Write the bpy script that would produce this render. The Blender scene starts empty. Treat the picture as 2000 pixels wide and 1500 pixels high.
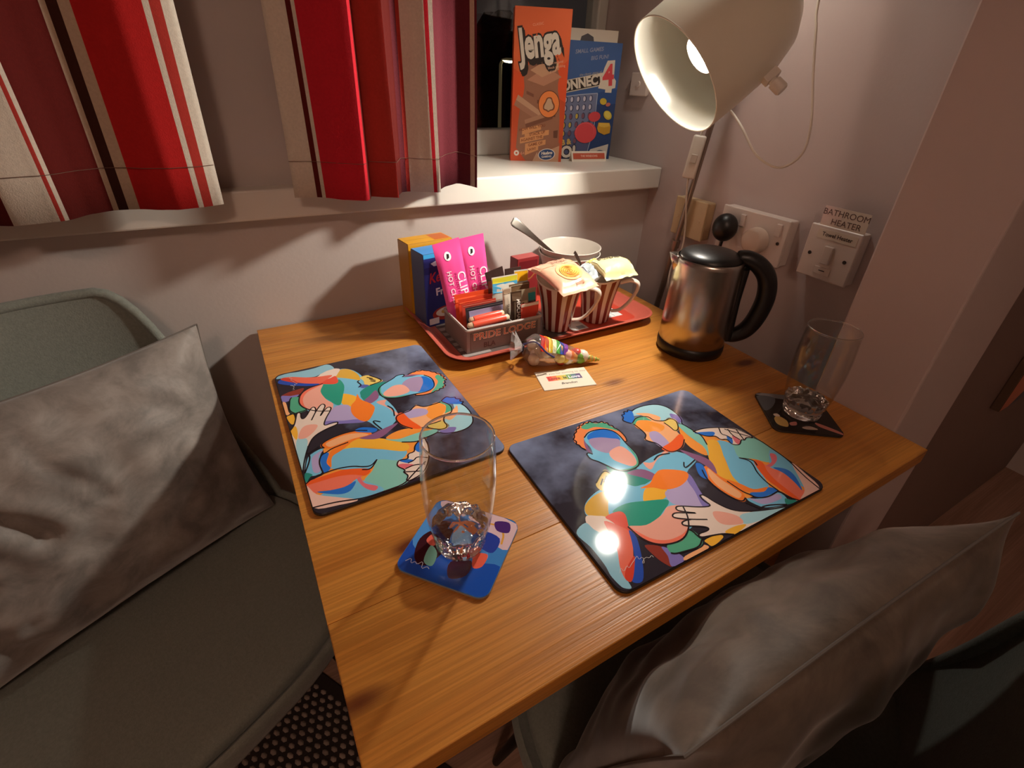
import bpy, bmesh, math, random
from mathutils import Vector, Matrix, Euler, noise

random.seed(7)
scene = bpy.context.scene
col = scene.collection
PI = math.pi
TZ = 0.74                     # table top height

# ------------------------------------------------------------------ camera
cd = bpy.data.cameras.new('camera')
cam = bpy.data.objects.new('camera', cd)
col.objects.link(cam)
cam.location = (-0.7316, -0.8832, 1.1408)
cam.rotation_euler = (math.radians(59.499), math.radians(-2.353), math.radians(-29.783))
cd.sensor_width = 36
cd.sensor_fit = 'HORIZONTAL'
cd.lens = 17.0
cd.shift_x = -0.00606
cd.shift_y = -0.0205
cd.clip_start = 0.02
scene.camera = cam

# ------------------------------------------------------------------ world (night outside) and view
w = bpy.data.worlds.new('night')
scene.world = w
w.use_nodes = True
w.node_tree.nodes['Background'].inputs[0].default_value = (0.016, 0.013, 0.012, 1)
w.node_tree.nodes['Background'].inputs[1].default_value = 1.0
scene.view_settings.view_transform = 'Standard'
scene.view_settings.look = 'None'
scene.view_settings.gamma = 1.0
scene.view_settings.use_curve_mapping = False
scene.view_settings.exposure = 0.0
BULB_A = 60.0                 # glow of the lower reflector bulb's face, see reading_lamp
BEAM_A = 21.0                 # and its beam
BULB_B = 185.0
LAMP_COL = (1.0, 0.925, 0.82)
FILL_BULB = 36.0              # unseen ceiling globe added for warm fill

# ------------------------------------------------------------------ materials
def srgb(c):
    if isinstance(c, str):
        c = [int(c[i:i + 2], 16) / 255 for i in (0, 2, 4)]
    return tuple((x / 12.92 if x <= 0.04045 else ((x + 0.055) / 1.055) ** 2.4) for x in c)

_m = {}
def mat(name, c=None, rough=0.6, metal=0.0, spec=0.5, emit=None, estr=0.0, coat=0.0, sheen=0.0,
        noise_amt=0.0, noise_scale=20.0, bump=0.0, bump_scale=60.0, sss=0.0):
    if name in _m:
        return _m[name]
    m = bpy.data.materials.new(name)
    m.use_nodes = True
    nt = m.node_tree
    b = nt.nodes['Principled BSDF']
    lin = srgb(c)
    b.inputs['Base Color'].default_value = (*lin, 1)
    b.inputs['Roughness'].default_value = rough
    b.inputs['Metallic'].default_value = metal
    b.inputs['Specular IOR Level'].default_value = spec
    b.inputs['Coat Weight'].default_value = coat
    b.inputs['Coat Roughness'].default_value = 0.06
    b.inputs['Sheen Weight'].default_value = sheen
    if emit:
        b.inputs['Emission Color'].default_value = (*emit, 1)
        b.inputs['Emission Strength'].default_value = estr
    if noise_amt or bump:
        tc = nt.nodes.new('ShaderNodeTexCoord')
    if noise_amt:
        n = nt.nodes.new('ShaderNodeTexNoise')
        n.inputs['Scale'].default_value = noise_scale
        n.inputs['Detail'].default_value = 5
        nt.links.new(tc.outputs['Object'], n.inputs['Vector'])
        r = nt.nodes.new('ShaderNodeMapRange')
        r.inputs['From Min'].default_value = 0.3
        r.inputs['From Max'].default_value = 0.7
        r.inputs['To Min'].default_value = 1 - noise_amt
        r.inputs['To Max'].default_value = 1 + noise_amt
        nt.links.new(n.outputs['Fac'], r.inputs['Value'])
        mx = nt.nodes.new('ShaderNodeMix')
        mx.data_type = 'RGBA'
        mx.blend_type = 'MULTIPLY'
        mx.inputs['Factor'].default_value = 1
        mx.inputs['A'].default_value = (*lin, 1)
        nt.links.new(r.outputs['Result'], mx.inputs['B'])
        nt.links.new(mx.outputs['Result'], b.inputs['Base Color'])
    if bump:
        n2 = nt.nodes.new('ShaderNodeTexNoise')
        n2.inputs['Scale'].default_value = bump_scale
        n2.inputs['Detail'].default_value = 4
        nt.links.new(tc.outputs['Object'], n2.inputs['Vector'])
        bp = nt.nodes.new('ShaderNodeBump')
        bp.inputs['Strength'].default_value = bump
        bp.inputs['Distance'].default_value = 0.002
        nt.links.new(n2.outputs['Fac'], bp.inputs['Height'])
        nt.links.new(bp.outputs['Normal'], b.inputs['Normal'])
    _m[name] = m
    return m

def paint(hexc, rough=0.45, coat=0.0):
    """flat printed ink / plain coloured stuff, one material per colour"""
    return mat('ink_%s_%d_%d' % (hexc, int(rough * 100), int(coat * 100)), hexc, rough, coat=coat)

def wood(name, c1, c2, c3, rough=0.32, scale=1.0, coat=0.25):
    if name in _m:
        return _m[name]
    m = bpy.data.materials.new(name)
    m.use_nodes = True
    nt = m.node_tree
    N, Lk = nt.nodes.new, nt.links.new
    b = nt.nodes['Principled BSDF']
    tc = N('ShaderNodeTexCoord')
    oi = N('ShaderNodeObjectInfo')
    add = N('ShaderNodeVectorMath'); add.operation = 'ADD'
    mul = N('ShaderNodeVectorMath'); mul.operation = 'SCALE'
    cmb = N('ShaderNodeCombineXYZ')
    Lk(oi.outputs['Random'], cmb.inputs[0]); Lk(oi.outputs['Random'], cmb.inputs[1]); Lk(oi.outputs['Random'], cmb.inputs[2])
    Lk(cmb.outputs[0], mul.inputs[0]); mul.inputs['Scale'].default_value = 37.0
    Lk(tc.outputs['Object'], add.inputs[0]); Lk(mul.outputs[0], add.inputs[1])
    # broad figure: distorted bands running along x
    mp = N('ShaderNodeMapping'); mp.inputs['Scale'].default_value = (1.6 * scale, 22 * scale, 22 * scale)
    Lk(add.outputs[0], mp.inputs['Vector'])
    n1 = N('ShaderNodeTexNoise'); n1.inputs['Scale'].default_value = 1.6; n1.inputs['Detail'].default_value = 3
    n1.inputs['Distortion'].default_value = 0.6
    Lk(mp.outputs[0], n1.inputs['Vector'])
    # fine growth rings
    mp2 = N('ShaderNodeMapping'); mp2.inputs['Scale'].default_value = (2.2 * scale, 130 * scale, 130 * scale)
    Lk(add.outputs[0], mp2.inputs['Vector'])
    n2 = N('ShaderNodeTexNoise'); n2.inputs['Scale'].default_value = 3.4; n2.inputs['Detail'].default_value = 2
    Lk(mp2.outputs[0], n2.inputs['Vector'])
    # knots
    mp3 = N('ShaderNodeMapping'); mp3.inputs['Scale'].default_value = (4.2 * scale, 10 * scale, 10 * scale)
    Lk(add.outputs[0], mp3.inputs['Vector'])
    vo = N('ShaderNodeTexVoronoi'); vo.inputs['Scale'].default_value = 1.0
    Lk(mp3.outputs[0], vo.inputs['Vector'])
    kn = N('ShaderNodeMapRange'); kn.inputs['From Min'].default_value = 0.05; kn.inputs['From Max'].default_value = 0.13
    kn.inputs['To Min'].default_value = 1.0; kn.inputs['To Max'].default_value = 0.0
    Lk(vo.outputs['Distance'], kn.inputs['Value'])
    r1 = N('ShaderNodeValToRGB')
    r1.color_ramp.elements[0].position = 0.30; r1.color_ramp.elements[0].color = (*srgb(c2), 1)
    r1.color_ramp.elements[1].position = 0.62; r1.color_ramp.elements[1].color = (*srgb(c1), 1)
    Lk(n1.outputs['Fac'], r1.inputs[0])
    f2 = N('ShaderNodeMapRange'); f2.inputs['From Min'].default_value = 0.42; f2.inputs['From Max'].default_value = 0.62
    f2.inputs['To Min'].default_value = 0.84; f2.inputs['To Max'].default_value = 1.06
    Lk(n2.outputs['Fac'], f2.inputs['Value'])
    mx = N('ShaderNodeMix'); mx.data_type = 'RGBA'; mx.blend_type = 'MULTIPLY'; mx.inputs['Factor'].default_value = 1
    Lk(r1.outputs[0], mx.inputs['A']); Lk(f2.outputs[0], mx.inputs['B'])
    mk = N('ShaderNodeMix'); mk.data_type = 'RGBA'
    Lk(kn.outputs[0], mk.inputs['Factor']); Lk(mx.outputs['Result'], mk.inputs['A'])
    mk.inputs['B'].default_value = (*srgb(c3), 1)
    Lk(mk.outputs['Result'], b.inputs['Base Color'])
    b.inputs['Roughness'].default_value = rough
    b.inputs['Coat Weight'].default_value = coat
    b.inputs['Coat Roughness'].default_value = 0.26
    bp = N('ShaderNodeBump'); bp.inputs['Strength'].default_value = 0.55; bp.inputs['Distance'].default_value = 0.0006
    Lk(n2.outputs['Fac'], bp.inputs['Height']); Lk(bp.outputs[0], b.inputs['Normal'])
    _m[name] = m
    return m

def clear(name, tint=(1, 1, 1), ior=1.35, rough=0.02, milk=0.0):
    """thin clear wall: lets light straight through and mirrors by Fresnel"""
    if name in _m:
        return _m[name]
    m = bpy.data.materials.new(name)
    m.use_nodes = True
    nt = m.node_tree
    nt.nodes.remove(nt.nodes['Principled BSDF'])
    t = nt.nodes.new('ShaderNodeBsdfTransparent'); t.inputs[0].default_value = (*tint, 1)
    g = nt.nodes.new('ShaderNodeBsdfGlossy'); g.inputs['Roughness'].default_value = rough
    lw = nt.nodes.new('ShaderNodeLayerWeight'); lw.inputs['Blend'].default_value = 0.5
    pw = nt.nodes.new('ShaderNodeMath'); pw.operation = 'POWER'; pw.inputs[1].default_value = 4.0
    f = nt.nodes.new('ShaderNodeMath'); f.operation = 'MULTIPLY_ADD'
    r0 = ((ior - 1) / (ior + 1)) ** 2
    f.inputs[1].default_value = 0.85 - r0; f.inputs[2].default_value = r0
    nt.links.new(lw.outputs['Facing'], pw.inputs[0]); nt.links.new(pw.outputs[0], f.inputs[0])
    x = nt.nodes.new('ShaderNodeMixShader')
    nt.links.new(f.outputs[0], x.inputs[0]); nt.links.new(t.outputs[0], x.inputs[1]); nt.links.new(g.outputs[0], x.inputs[2])
    out = x
    if milk:
        d = nt.nodes.new('ShaderNodeBsdfDiffuse'); d.inputs[0].default_value = (0.9, 0.88, 0.85, 1)
        out = nt.nodes.new('ShaderNodeMixShader'); out.inputs[0].default_value = milk
        nt.links.new(x.outputs[0], out.inputs[1]); nt.links.new(d.outputs[0], out.inputs[2])
    nt.links.new(out.outputs[0], nt.nodes['Material Output'].inputs['Surface'])
    _m[name] = m
    return m

def solid_glass(name, ior=1.5):
    if name in _m:
        return _m[name]
    m = bpy.data.materials.new(name)
    m.use_nodes = True
    b = m.node_tree.nodes['Principled BSDF']
    b.inputs['Base Color'].default_value = (0.97, 0.98, 0.98, 1)
    b.inputs['Roughness'].default_value = 0.0
    b.inputs['Transmission Weight'].default_value = 1.0
    b.inputs['IOR'].default_value = ior
    _m[name] = m
    return m

def brushed(name, c, rough=0.28):
    if name in _m:
        return _m[name]
    m = mat(name, c, rough, metal=1.0)
    nt = m.node_tree
    b = nt.nodes['Principled BSDF']
    b.inputs['Anisotropic'].default_value = 0.6
    tc = nt.nodes.new('ShaderNodeTexCoord')
    mp = nt.nodes.new('ShaderNodeMapping'); mp.inputs['Scale'].default_value = (30, 30, 900)
    n = nt.nodes.new('ShaderNodeTexNoise'); n.inputs['Scale'].default_value = 1.0
    nt.links.new(tc.outputs['Object'], mp.inputs[0]); nt.links.new(mp.outputs[0], n.inputs['Vector'])
    bp = nt.nodes.new('ShaderNodeBump'); bp.inputs['Strength'].default_value = 0.08; bp.inputs['Distance'].default_value = 0.0003
    nt.links.new(n.outputs['Fac'], bp.inputs['Height']); nt.links.new(bp.outputs[0], b.inputs['Normal'])
    return m

def velvet(name, c, dark=0.70, scale=20.0):
    if name in _m:
        return _m[name]
    m = mat(name, c, 0.55, sheen=0.8, spec=0.25)
    nt = m.node_tree
    b = nt.nodes['Principled BSDF']
    b.inputs['Sheen Roughness'].default_value = 0.35
    tc = nt.nodes.new('ShaderNodeTexCoord')
    n = nt.nodes.new('ShaderNodeTexNoise'); n.inputs['Scale'].default_value = scale; n.inputs['Detail'].default_value = 6
    n.inputs['Roughness'].default_value = 0.68; n.inputs['Distortion'].default_value = 0.4
    nt.links.new(tc.outputs['Object'], n.inputs['Vector'])
    r = nt.nodes.new('ShaderNodeValToRGB')
    lin = srgb(c)
    r.color_ramp.elements[0].position = 0.36; r.color_ramp.elements[0].color = (*[x * dark for x in lin], 1)
    r.color_ramp.elements[1].position = 0.64; r.color_ramp.elements[1].color = (*[min(1, x * 1.25) for x in lin], 1)
    nt.links.new(n.outputs['Fac'], r.inputs[0]); nt.links.new(r.outputs[0], b.inputs['Base Color'])
    return m

# ------------------------------------------------------------------ object helpers
def link(o):
    col.objects.link(o)
    return o

def tag(o, label=None, cat=None, group=None, kind=None):
    if label: o['label'] = label
    if cat: o['category'] = cat
    if group: o['group'] = group
    if kind: o['kind'] = kind
    return o

def thing(name, label, cat, loc=(0, 0, 0), rz=0.0, group=None, rot=None):
    o = bpy.data.objects.new(name, None)
    o.empty_display_size = 0.02
    link(o)
    o.location = loc
    o.rotation_euler = rot if rot else (0, 0, rz)
    return tag(o, label, cat, group)

def mesh_obj(name, me, mats, parent=None, loc=(0, 0, 0), rot=(0, 0, 0), smooth=False):
    if not isinstance(mats, (list, tuple)):
        mats = [mats]
    if len(me.materials) == 0:
        for m in mats:
            me.materials.append(m)
    if smooth:
        for p in me.polygons:
            p.use_smooth = True
    o = bpy.data.objects.new(name, me)
    link(o)
    o.location = loc
    o.rotation_euler = rot
    if parent:
        o.parent = parent
    return o

def bobj(name, bm, mats, parent=None, loc=(0, 0, 0), rot=(0, 0, 0), smooth=False, recalc=True):
    if recalc:
        bmesh.ops.recalc_face_normals(bm, faces=bm.faces)
    me = bpy.data.meshes.new(name)
    bm.to_mesh(me)
    bm.free()
    o = mesh_obj(name, me, mats, parent, loc, rot, smooth)
    if smooth:
        try:
            me.set_sharp_from_angle(angle=math.radians(50))
        except Exception:
            pass
    return o

def struct(o):
    o['kind'] = 'structure'
    return o

def add_box(bm, x0, x1, y0, y1, z0, z1, bev=0.0, seg=1, mi=0, M=None):
    r = bmesh.ops.create_cube(bm, size=1)
    vs = r['verts']
    for v in vs:
        v.co = Vector(((x0 + x1) / 2 + v.co.x * (x1 - x0), (y0 + y1) / 2 + v.co.y * (y1 - y0), (z0 + z1) / 2 + v.co.z * (z1 - z0)))
        if M: v.co = M @ v.co
    fs = {f for v in vs for f in v.link_faces}
    for f in fs: f.material_index = mi
    if bev > 0:
        es = {e for v in vs for e in v.link_edges}
        bmesh.ops.bevel(bm, geom=list(es), offset=bev, segments=seg, affect='EDGES', profile=0.5)
    return bm

def box(name, x0, x1, y0, y1, z0, z1, m, parent=None, bev=0.0, seg=2, loc=(0, 0, 0), rot=(0, 0, 0)):
    return bobj(name, add_box(bmesh.new(), x0, x1, y0, y1, z0, z1, bev, seg), m, parent, loc, rot)

def add_lathe(bm, prof, seg=48, mi=None, closed=False, wob=None):
    rings = []
    for k, (r, z) in enumerate(prof):
        if r <= 1e-6:
            rings.append([bm.verts.new((0, 0, z))])
        else:
            ring = []
            for i in range(seg):
                a = 2 * PI * i / seg
                rr, zz = (r, z) if not wob else wob(r, z, a)
                ring.append(bm.verts.new((rr * math.cos(a), rr * math.sin(a), zz)))
            rings.append(ring)
    n = len(rings)
    for k in range(n if closed else n - 1):
        A, B = rings[k], rings[(k + 1) % n]
        for i in range(seg):
            j = (i + 1) % seg
            if len(A) == 1 and len(B) == 1: continue
            if len(A) == 1: f = bm.faces.new((A[0], B[i], B[j]))
            elif len(B) == 1: f = bm.faces.new((A[i], A[j], B[0]))
            else: f = bm.faces.new((A[i], A[j], B[j], B[i]))
            if mi: f.material_index = mi(k, i)
    return bm

def catmull(pts, n=8, closed=False):
    P = [Vector(p) for p in pts]
    if closed: P = [P[-1]] + P + [P[0], P[1]]
    else: P = [P[0] * 2 - P[1]] + P + [P[-1] * 2 - P[-2]]
    out = []
    for i in range(1, len(P) - 2):
        a, b, c, d = P[i - 1], P[i], P[i + 1], P[i + 2]
        for k in range(n):
            t = k / n
            out.append(0.5 * ((2 * b) + (c - a) * t + (2 * a - 5 * b + 4 * c - d) * t * t + (3 * b - a - 3 * c + d) * t ** 3))
    if not closed: out.append(P[-2].copy())
    return out

def add_tube(bm, pts, r, seg=10, closed=False, caps=True, sx=1.0, sy=1.0, up=None):
    P = [Vector(p) for p in pts]
    n = len(P)
    rings = []
    prev = None
    for i in range(n):
        if closed: t = P[(i + 1) % n] - P[i - 1]
        else: t = P[min(i + 1, n - 1)] - P[max(i - 1, 0)]
        t.normalize()
        if up is not None:
            u = Vector(up) - t * t.dot(Vector(up)); u.normalize()
        elif prev is None:
            u = t.orthogonal().normalized()
        else:
            u = prev - t * t.dot(prev); u.normalize()
        prev = u
        v = t.cross(u)
        rr = r[i] if isinstance(r, (list, tuple)) else r
        rings.append([bm.verts.new(P[i] + (u * math.cos(2 * PI * k / seg) * sx + v * math.sin(2 * PI * k / seg) * sy) * rr) for k in range(seg)])
    for i in range(n if closed else n - 1):
        A, B = rings[i], rings[(i + 1) % n]
        for k in range(seg):
            j = (k + 1) % seg
            bm.faces.new((A[k], A[j], B[j], B[k]))
    if caps and not closed:
        bm.faces.new(rings[0]); bm.faces.new(list(reversed(rings[-1])))
    return bm

def tube(name, pts, r, m, parent=None, seg=10, smooth=True, **k):
    return bobj(name, add_tube(bmesh.new(), pts, r, seg, **k), m, parent, smooth=smooth)

def lathe(name, prof, m, parent=None, seg=48, loc=(0, 0, 0), rot=(0, 0, 0), closed=False, wob=None, mi=None):
    return bobj(name, add_lathe(bmesh.new(), prof, seg, mi, closed, wob), m, parent, loc, rot, smooth=True)

def grid_mesh(fn, nu, nv, wrap_u=False, mi=None):
    bm = bmesh.new()
    V = [[bm.verts.new(fn(i / nu, j / nv)) for j in range(nv + 1)] for i in range(nu if wrap_u else nu + 1)]
    for i in range(nu):
        A, B = V[i], V[(i + 1) % len(V)]
        for j in range(nv):
            f = bm.faces.new((A[j], B[j], B[j + 1], A[j + 1]))
            if mi: f.material_index = mi(i, j)
    return bm

def chaikin(p, it=2, closed=True):
    for _ in range(it):
        q = []
        n = len(p)
        for i in range(n if closed else n - 1):
            a, b = p[i], p[(i + 1) % n]
            q += [(a[0] * .75 + b[0] * .25, a[1] * .75 + b[1] * .25), (a[0] * .25 + b[0] * .75, a[1] * .25 + b[1] * .75)]
        if not closed: q = [p[0]] + q + [p[-1]]
        p = q
    return p

def smooth(p, n=5, closed=True):
    q = catmull([(a[0], a[1], 0) for a in p], n, closed)
    return [(v.x, v.y) for v in q]

def in_rr(p, hw, hh, r):
    """pull a point inside a rounded rectangle"""
    x, y = max(-hw, min(hw, p[0])), max(-hh, min(hh, p[1]))
    cx, cy = max(-(hw - r), min(hw - r, x)), max(-(hh - r), min(hh - r, y))
    dx, dy = x - cx, y - cy
    d = math.hypot(dx, dy)
    if d > r: x, y = cx + dx / d * r, cy + dy / d * r
    return (x, y)

def ell(cx, cy, rx, ry, n=24, rot=0.0):
    c, s = math.cos(rot), math.sin(rot)
    return [(cx + rx * math.cos(t) * c - ry * math.sin(t) * s, cy + rx * math.cos(t) * s + ry * math.sin(t) * c)
            for t in (2 * PI * i / n for i in range(n))]

def rect(x0, y0, x1, y1):
    return [(x0, y0), (x1, y0), (x1, y1), (x0, y1)]

def ribbon(p, wd):
    L, Rr = [], []
    for i in range(len(p)):
        a, b = p[max(0, i - 1)], p[min(len(p) - 1, i + 1)]
        d = Vector((b[0] - a[0], b[1] - a[1])); d = d.normalized() if d.length > 1e-9 else Vector((1, 0))
        n = Vector((-d.y, d.x)) * wd / 2
        L.append((p[i][0] + n.x, p[i][1] + n.y)); Rr.append((p[i][0] - n.x, p[i][1] - n.y))
    return L, Rr

def text_geo(s, size, bold=0.0, spacing=1.0, align='CENTER', shear=0.0):
    """outline mesh data of a line of lettering, centred on its own middle"""
    cu = bpy.data.curves.new('lettering', 'FONT')
    cu.body = s; cu.size = size; cu.offset = bold; cu.align_x = align; cu.space_character = spacing; cu.shear = shear
    cu.align_y = 'CENTER'; cu.resolution_u = 3
    ob = bpy.data.objects.new('lettering_source', cu)
    link(ob)
    dg = bpy.context.evaluated_depsgraph_get()
    me = bpy.data.meshes.new_from_object(ob.evaluated_get(dg))
    vs = [tuple(v.co) for v in me.vertices]
    fs = [tuple(p.vertices) for p in me.polygons]
    bpy.data.objects.remove(ob); bpy.data.curves.remove(cu); bpy.data.meshes.remove(me)
    return vs, fs

def printed(name, items, parent, loc=(0, 0, 0), rot=(0, 0, 0), rough=0.35, coat=0.0, step=2.5e-5, base=1e-4, warp=None, scale=1.0):
    """flat print: list of (hex, polygon) / (hex,'T',text,x,y,size,angle,{opts}) / (hex,'L',points,width) laid in order"""
    verts, faces, mis, mats = [], [], [], []
    z = base
    for it in items:
        m = paint(it[0], rough, coat)
        if m not in mats: mats.append(m)
        k = mats.index(m)
        z += step
        if it[1] == 'T':
            _, _, s, x, y, size, ang, op = it
            vs, fs = text_geo(s, size, op.get('bold', 0), op.get('sp', 1.0), op.get('al', 'CENTER'), op.get('sh', 0))
            sxx, syy = op.get('sx', 1), op.get('sy', 1)
            c, sn = math.cos(ang), math.sin(ang)
            o = len(verts)
            for v in vs:
                X, Y = v[0] * sxx, v[1] * syy
                if 'arc' in op: Y += op['arc'](X)
                verts.append((x + X * c - Y * sn, y + X * sn + Y * c, z))
            for f in fs: faces.append([o + i for i in f]); mis.append(k)
        elif it[1] == 'L':
            Lp, Rp = ribbon(it[2], it[3])
            o = len(verts); n = len(Lp)
            verts += [(p[0], p[1], z) for p in Lp] + [(p[0], p[1], z) for p in Rp]
            for i in range(n - 1): faces.append([o + i, o + n + i, o + n + i + 1, o + i + 1]); mis.append(k)
        else:
            o = len(verts)
            pg = it[1]
            area = sum(pg[i][0] * pg[(i + 1) % len(pg)][1] - pg[(i + 1) % len(pg)][0] * pg[i][1] for i in range(len(pg)))
            if area < 0: pg = pg[::-1]
            verts += [(p[0], p[1], z) for p in pg]
            faces.append(list(range(o, o + len(pg)))); mis.append(k)
    if scale != 1.0:
        verts = [(v[0] * scale, v[1] * scale, v[2]) for v in verts]
    if warp: verts = [warp(*v) for v in verts]
    me = bpy.data.meshes.new(name)
    me.from_pydata(verts, [], faces)
    for m in mats: me.materials.append(m)
    for p, k in zip(me.polygons, mis): p.material_index = k
    me.update()
    return mesh_obj(name, me, mats, parent, loc, rot)

def copy_tree(o, parent=None):
    c = o.copy()
    col.objects.link(c)
    c.parent = parent
    for ch in list(o.children):
        copy_tree(ch, c)
    return c

FACE_Y = (PI / 2, 0, 0)       # print facing -y : local x -> x, local y -> z

# ================================================================== THE SETTING
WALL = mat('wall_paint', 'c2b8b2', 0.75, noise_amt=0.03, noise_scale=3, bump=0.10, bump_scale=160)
WALL_R = mat('wall_paint_pink_light', 'bcaba6', 0.75, noise_amt=0.03, noise_scale=3, bump=0.10, bump_scale=160)  # same wall paint, with warm pinkish room light put into the colour
CEIL = mat('ceiling_paint', 'd8d2ca', 0.8)
GLOSSW = mat('white_gloss_paint', 'dcd6cb', 0.35, noise_amt=0.02, noise_scale=6)
FLOORM = wood('floor_boards', 'b08d78', '957360', '6b4a38', 0.5, 0.6, 0.0)
SILL_T, SILL_B = 0.9785, 0.933

box('floor', -2.6, 1.5, -3.2, 0.32, -0.05, 0.0, FLOORM)['kind'] = 'structure'
box('ceiling', -2.6, 1.5, -3.2, 0.45, 2.3, 2.35, CEIL)['kind'] = 'structure'
box('wall_left', -2.65, -2.6, -3.2, 0.32, 0, 2.3, WALL)['kind'] = 'structure'
box('wall_front', -2.6, 1.5, -3.25, -3.2, 0, 2.3, WALL)['kind'] = 'structure'
box('wall_hall', 1.5, 1.55, -3.2, -0.6, 0, 2.3, WALL)['kind'] = 'structure'
bm = bmesh.new()
add_box(bm, -2.6, 0.148, 0.005, 0.30, 0, SILL_B)
add_box(bm, -2.6, -0.47, 0.005, 0.30, SILL_B, 2.3)
add_box(bm, -0.47, 0.148, 0.005, 0.30, 1.98, 2.3)
add_box(bm, -0.47, 0.148, 0.30, 0.32, 0, SILL_B)
struct(bobj('wall_window', bm, WALL))
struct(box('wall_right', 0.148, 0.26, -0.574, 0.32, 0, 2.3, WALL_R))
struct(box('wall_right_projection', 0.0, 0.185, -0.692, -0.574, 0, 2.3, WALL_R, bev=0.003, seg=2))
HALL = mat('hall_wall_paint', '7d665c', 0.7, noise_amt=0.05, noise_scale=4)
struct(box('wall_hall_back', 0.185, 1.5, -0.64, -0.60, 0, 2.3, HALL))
bm = bmesh.new()
add_box(bm, 0.187, 0.232, -0.668, -0.641, 0, 2.05, 0.004, 2)
add_box(bm, 0.232, 0.250, -0.658, -0.641, 0, 2.05, 0.003, 2)
struct(bobj('trim_1', bm, mat('brown_trim', '6f574d', 0.5)))

# window sill, window, the night outside
sill = struct(box('window_sill', -2.2, 0.147, -0.026, 0.27, SILL_B, SILL_T, GLOSSW, bev=0.003))
win = bpy.data.objects.new('window_1', None); link(win); win['kind'] = 'structure'
FRM = mat('window_frame_white', 'c9c6be', 0.35)
Y0, Y1 = 0.235, 0.285
box('frame_rail', -0.469, 0.147, Y0, Y1, SILL_T, 1.0345, FRM, win, 0.004)
box('frame_rail', -0.469, 0.147, Y0, Y1, 1.93, 1.979, FRM, win, 0.004)
box('frame_stile', 0.118, 0.147, Y0, Y1, 1.0345, 1.93, FRM, win, 0.004)
box('frame_stile', -0.469, -0.42, Y0, Y1, 1.0345, 1.93, FRM, win, 0.004)
box('pane', -0.42, 0.118, 0.258, 0.262, 1.0345, 1.93, clear('window_glass', (0.93, 0.95, 0.95), 1.5, 0.0), win)

# street lamp far outside, ground below the first floor window, dark trees
GRND = mat('night_ground', '3a3632', 0.9, noise_amt=0.2, noise_scale=0.6)
struct(box('ground', -30, 40, 0.6, 60, -3.6, -3.5, GRND))
sl = thing('street_lamp', 'lit street lamp on a tall pole seen through the dark window', 'street lamp', (7.24, 14.13, -3.5))
LM = mat('lamp_post_grey_glow', '8a8070', 0.5, emit=(0.9, 0.62, 0.28), estr=0.05)  # post, arm and hood glow faintly: lantern light put into their material
bobj('pole', add_tube(bmesh.new(), [(0, 0, 0), (0, 0, 2.5), (0, 0, 4.98), (0.03, 0, 5.04)], [0.075, 0.06, 0.045, 0.04], 10), LM, sl, smooth=True)
bobj('arm', add_tube(bmesh.new(), [(0.0, 0, 5.02), (0.10, 0, 5.06), (0.22, 0, 5.08)], 0.03, 8), LM, sl, smooth=True)
hb = bmesh.new(); add_lathe(hb, [(0, 0.05), (0.08, 0.05), (0.17, 0.02), (0.19, -0.02), (0, -0.02)], 20)
for v in hb.verts: v.co = Vector((v.co.x * 1.5, v.co.y * 0.7, v.co.z))
bobj('lantern_hood', hb, LM, sl, (0.30, 0, 5.10), smooth=True)
hb = bmesh.new(); add_lathe(hb, [(0, -0.02), (0.16, -0.02), (0.13, -0.06), (0, -0.08)], 20)
for v in hb.verts: v.co = Vector((v.co.x * 1.5, v.co.y * 0.7, v.co.z))
bobj('lantern_glass', hb, mat('lantern_glow', 'ffe9b0', 0.4, emit=(1.0, 0.85, 0.45), estr=14.0), sl, (0.30, 0, 5.10), smooth=True)
for i, (tx, ty, tr, lb) in enumerate(((6.0, 23, 3.4, 'dark round tree crown behind the street lamp'), (13.5, 25, 3.0, 'dark tree crown right of the street lamp'))):
    t = thing('tree', lb, 'tree', (tx, ty, -3.5), 0, 'dark trees outside the window')
    bm = bmesh.new(); bmesh.ops.create_icosphere(bm, subdivisions=4, radius=tr)
    for v in bm.verts:
        d = 1 + 0.22 * noise.noise(v.co * 0.9 + Vector((i * 9, 0, 0))) + 0.10 * noise.noise(v.co * 3.1)
        v.co = Vector((v.co.x * d, v.co.y * d, v.co.z * d * 1.15 + 4.4 - 0.6 * i))
    bobj('crown', bm, mat('night_foliage', '1c1a18', 0.95, noise_amt=0.4, noise_scale=2), t, smooth=False)
    bobj('trunk', add_tube(bmesh.new(), [(0, 0, 0), (0.1, 0, 1.2), (0, 0, 2.6)], [0.28, 0.22, 0.18], 9), mat('night_bark', '241d18', 0.9), t, smooth=True)

# ceiling globe added unseen behind the camera as dim warm fill
cg = thing('fill_ceiling_light', 'unseen round white ceiling light added behind the camera for fill', 'ceiling light', (-1.3, -2.0, 2.3))
lathe('base', [(0, 0), (0.10, 0), (0.10, -0.03), (0.05, -0.035), (0, -0.035)], GLOSSW, cg, 32)
lathe('globe', [(0.05, -0.035), (0.13, -0.06), (0.15, -0.10), (0.12, -0.14), (0.06, -0.16), (0, -0.163)],
      mat('opal_globe', 'fff0dc', 0.4, emit=(1.0, 0.66, 0.50), estr=FILL_BULB), cg, 32)

# ================================================================== RUG
rug = thing('woven_rug', 'dark brown rug with raised woven tufts under the table', 'rug', (-0.775, -0.21, 0.0), math.radians(-58.6))
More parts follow.
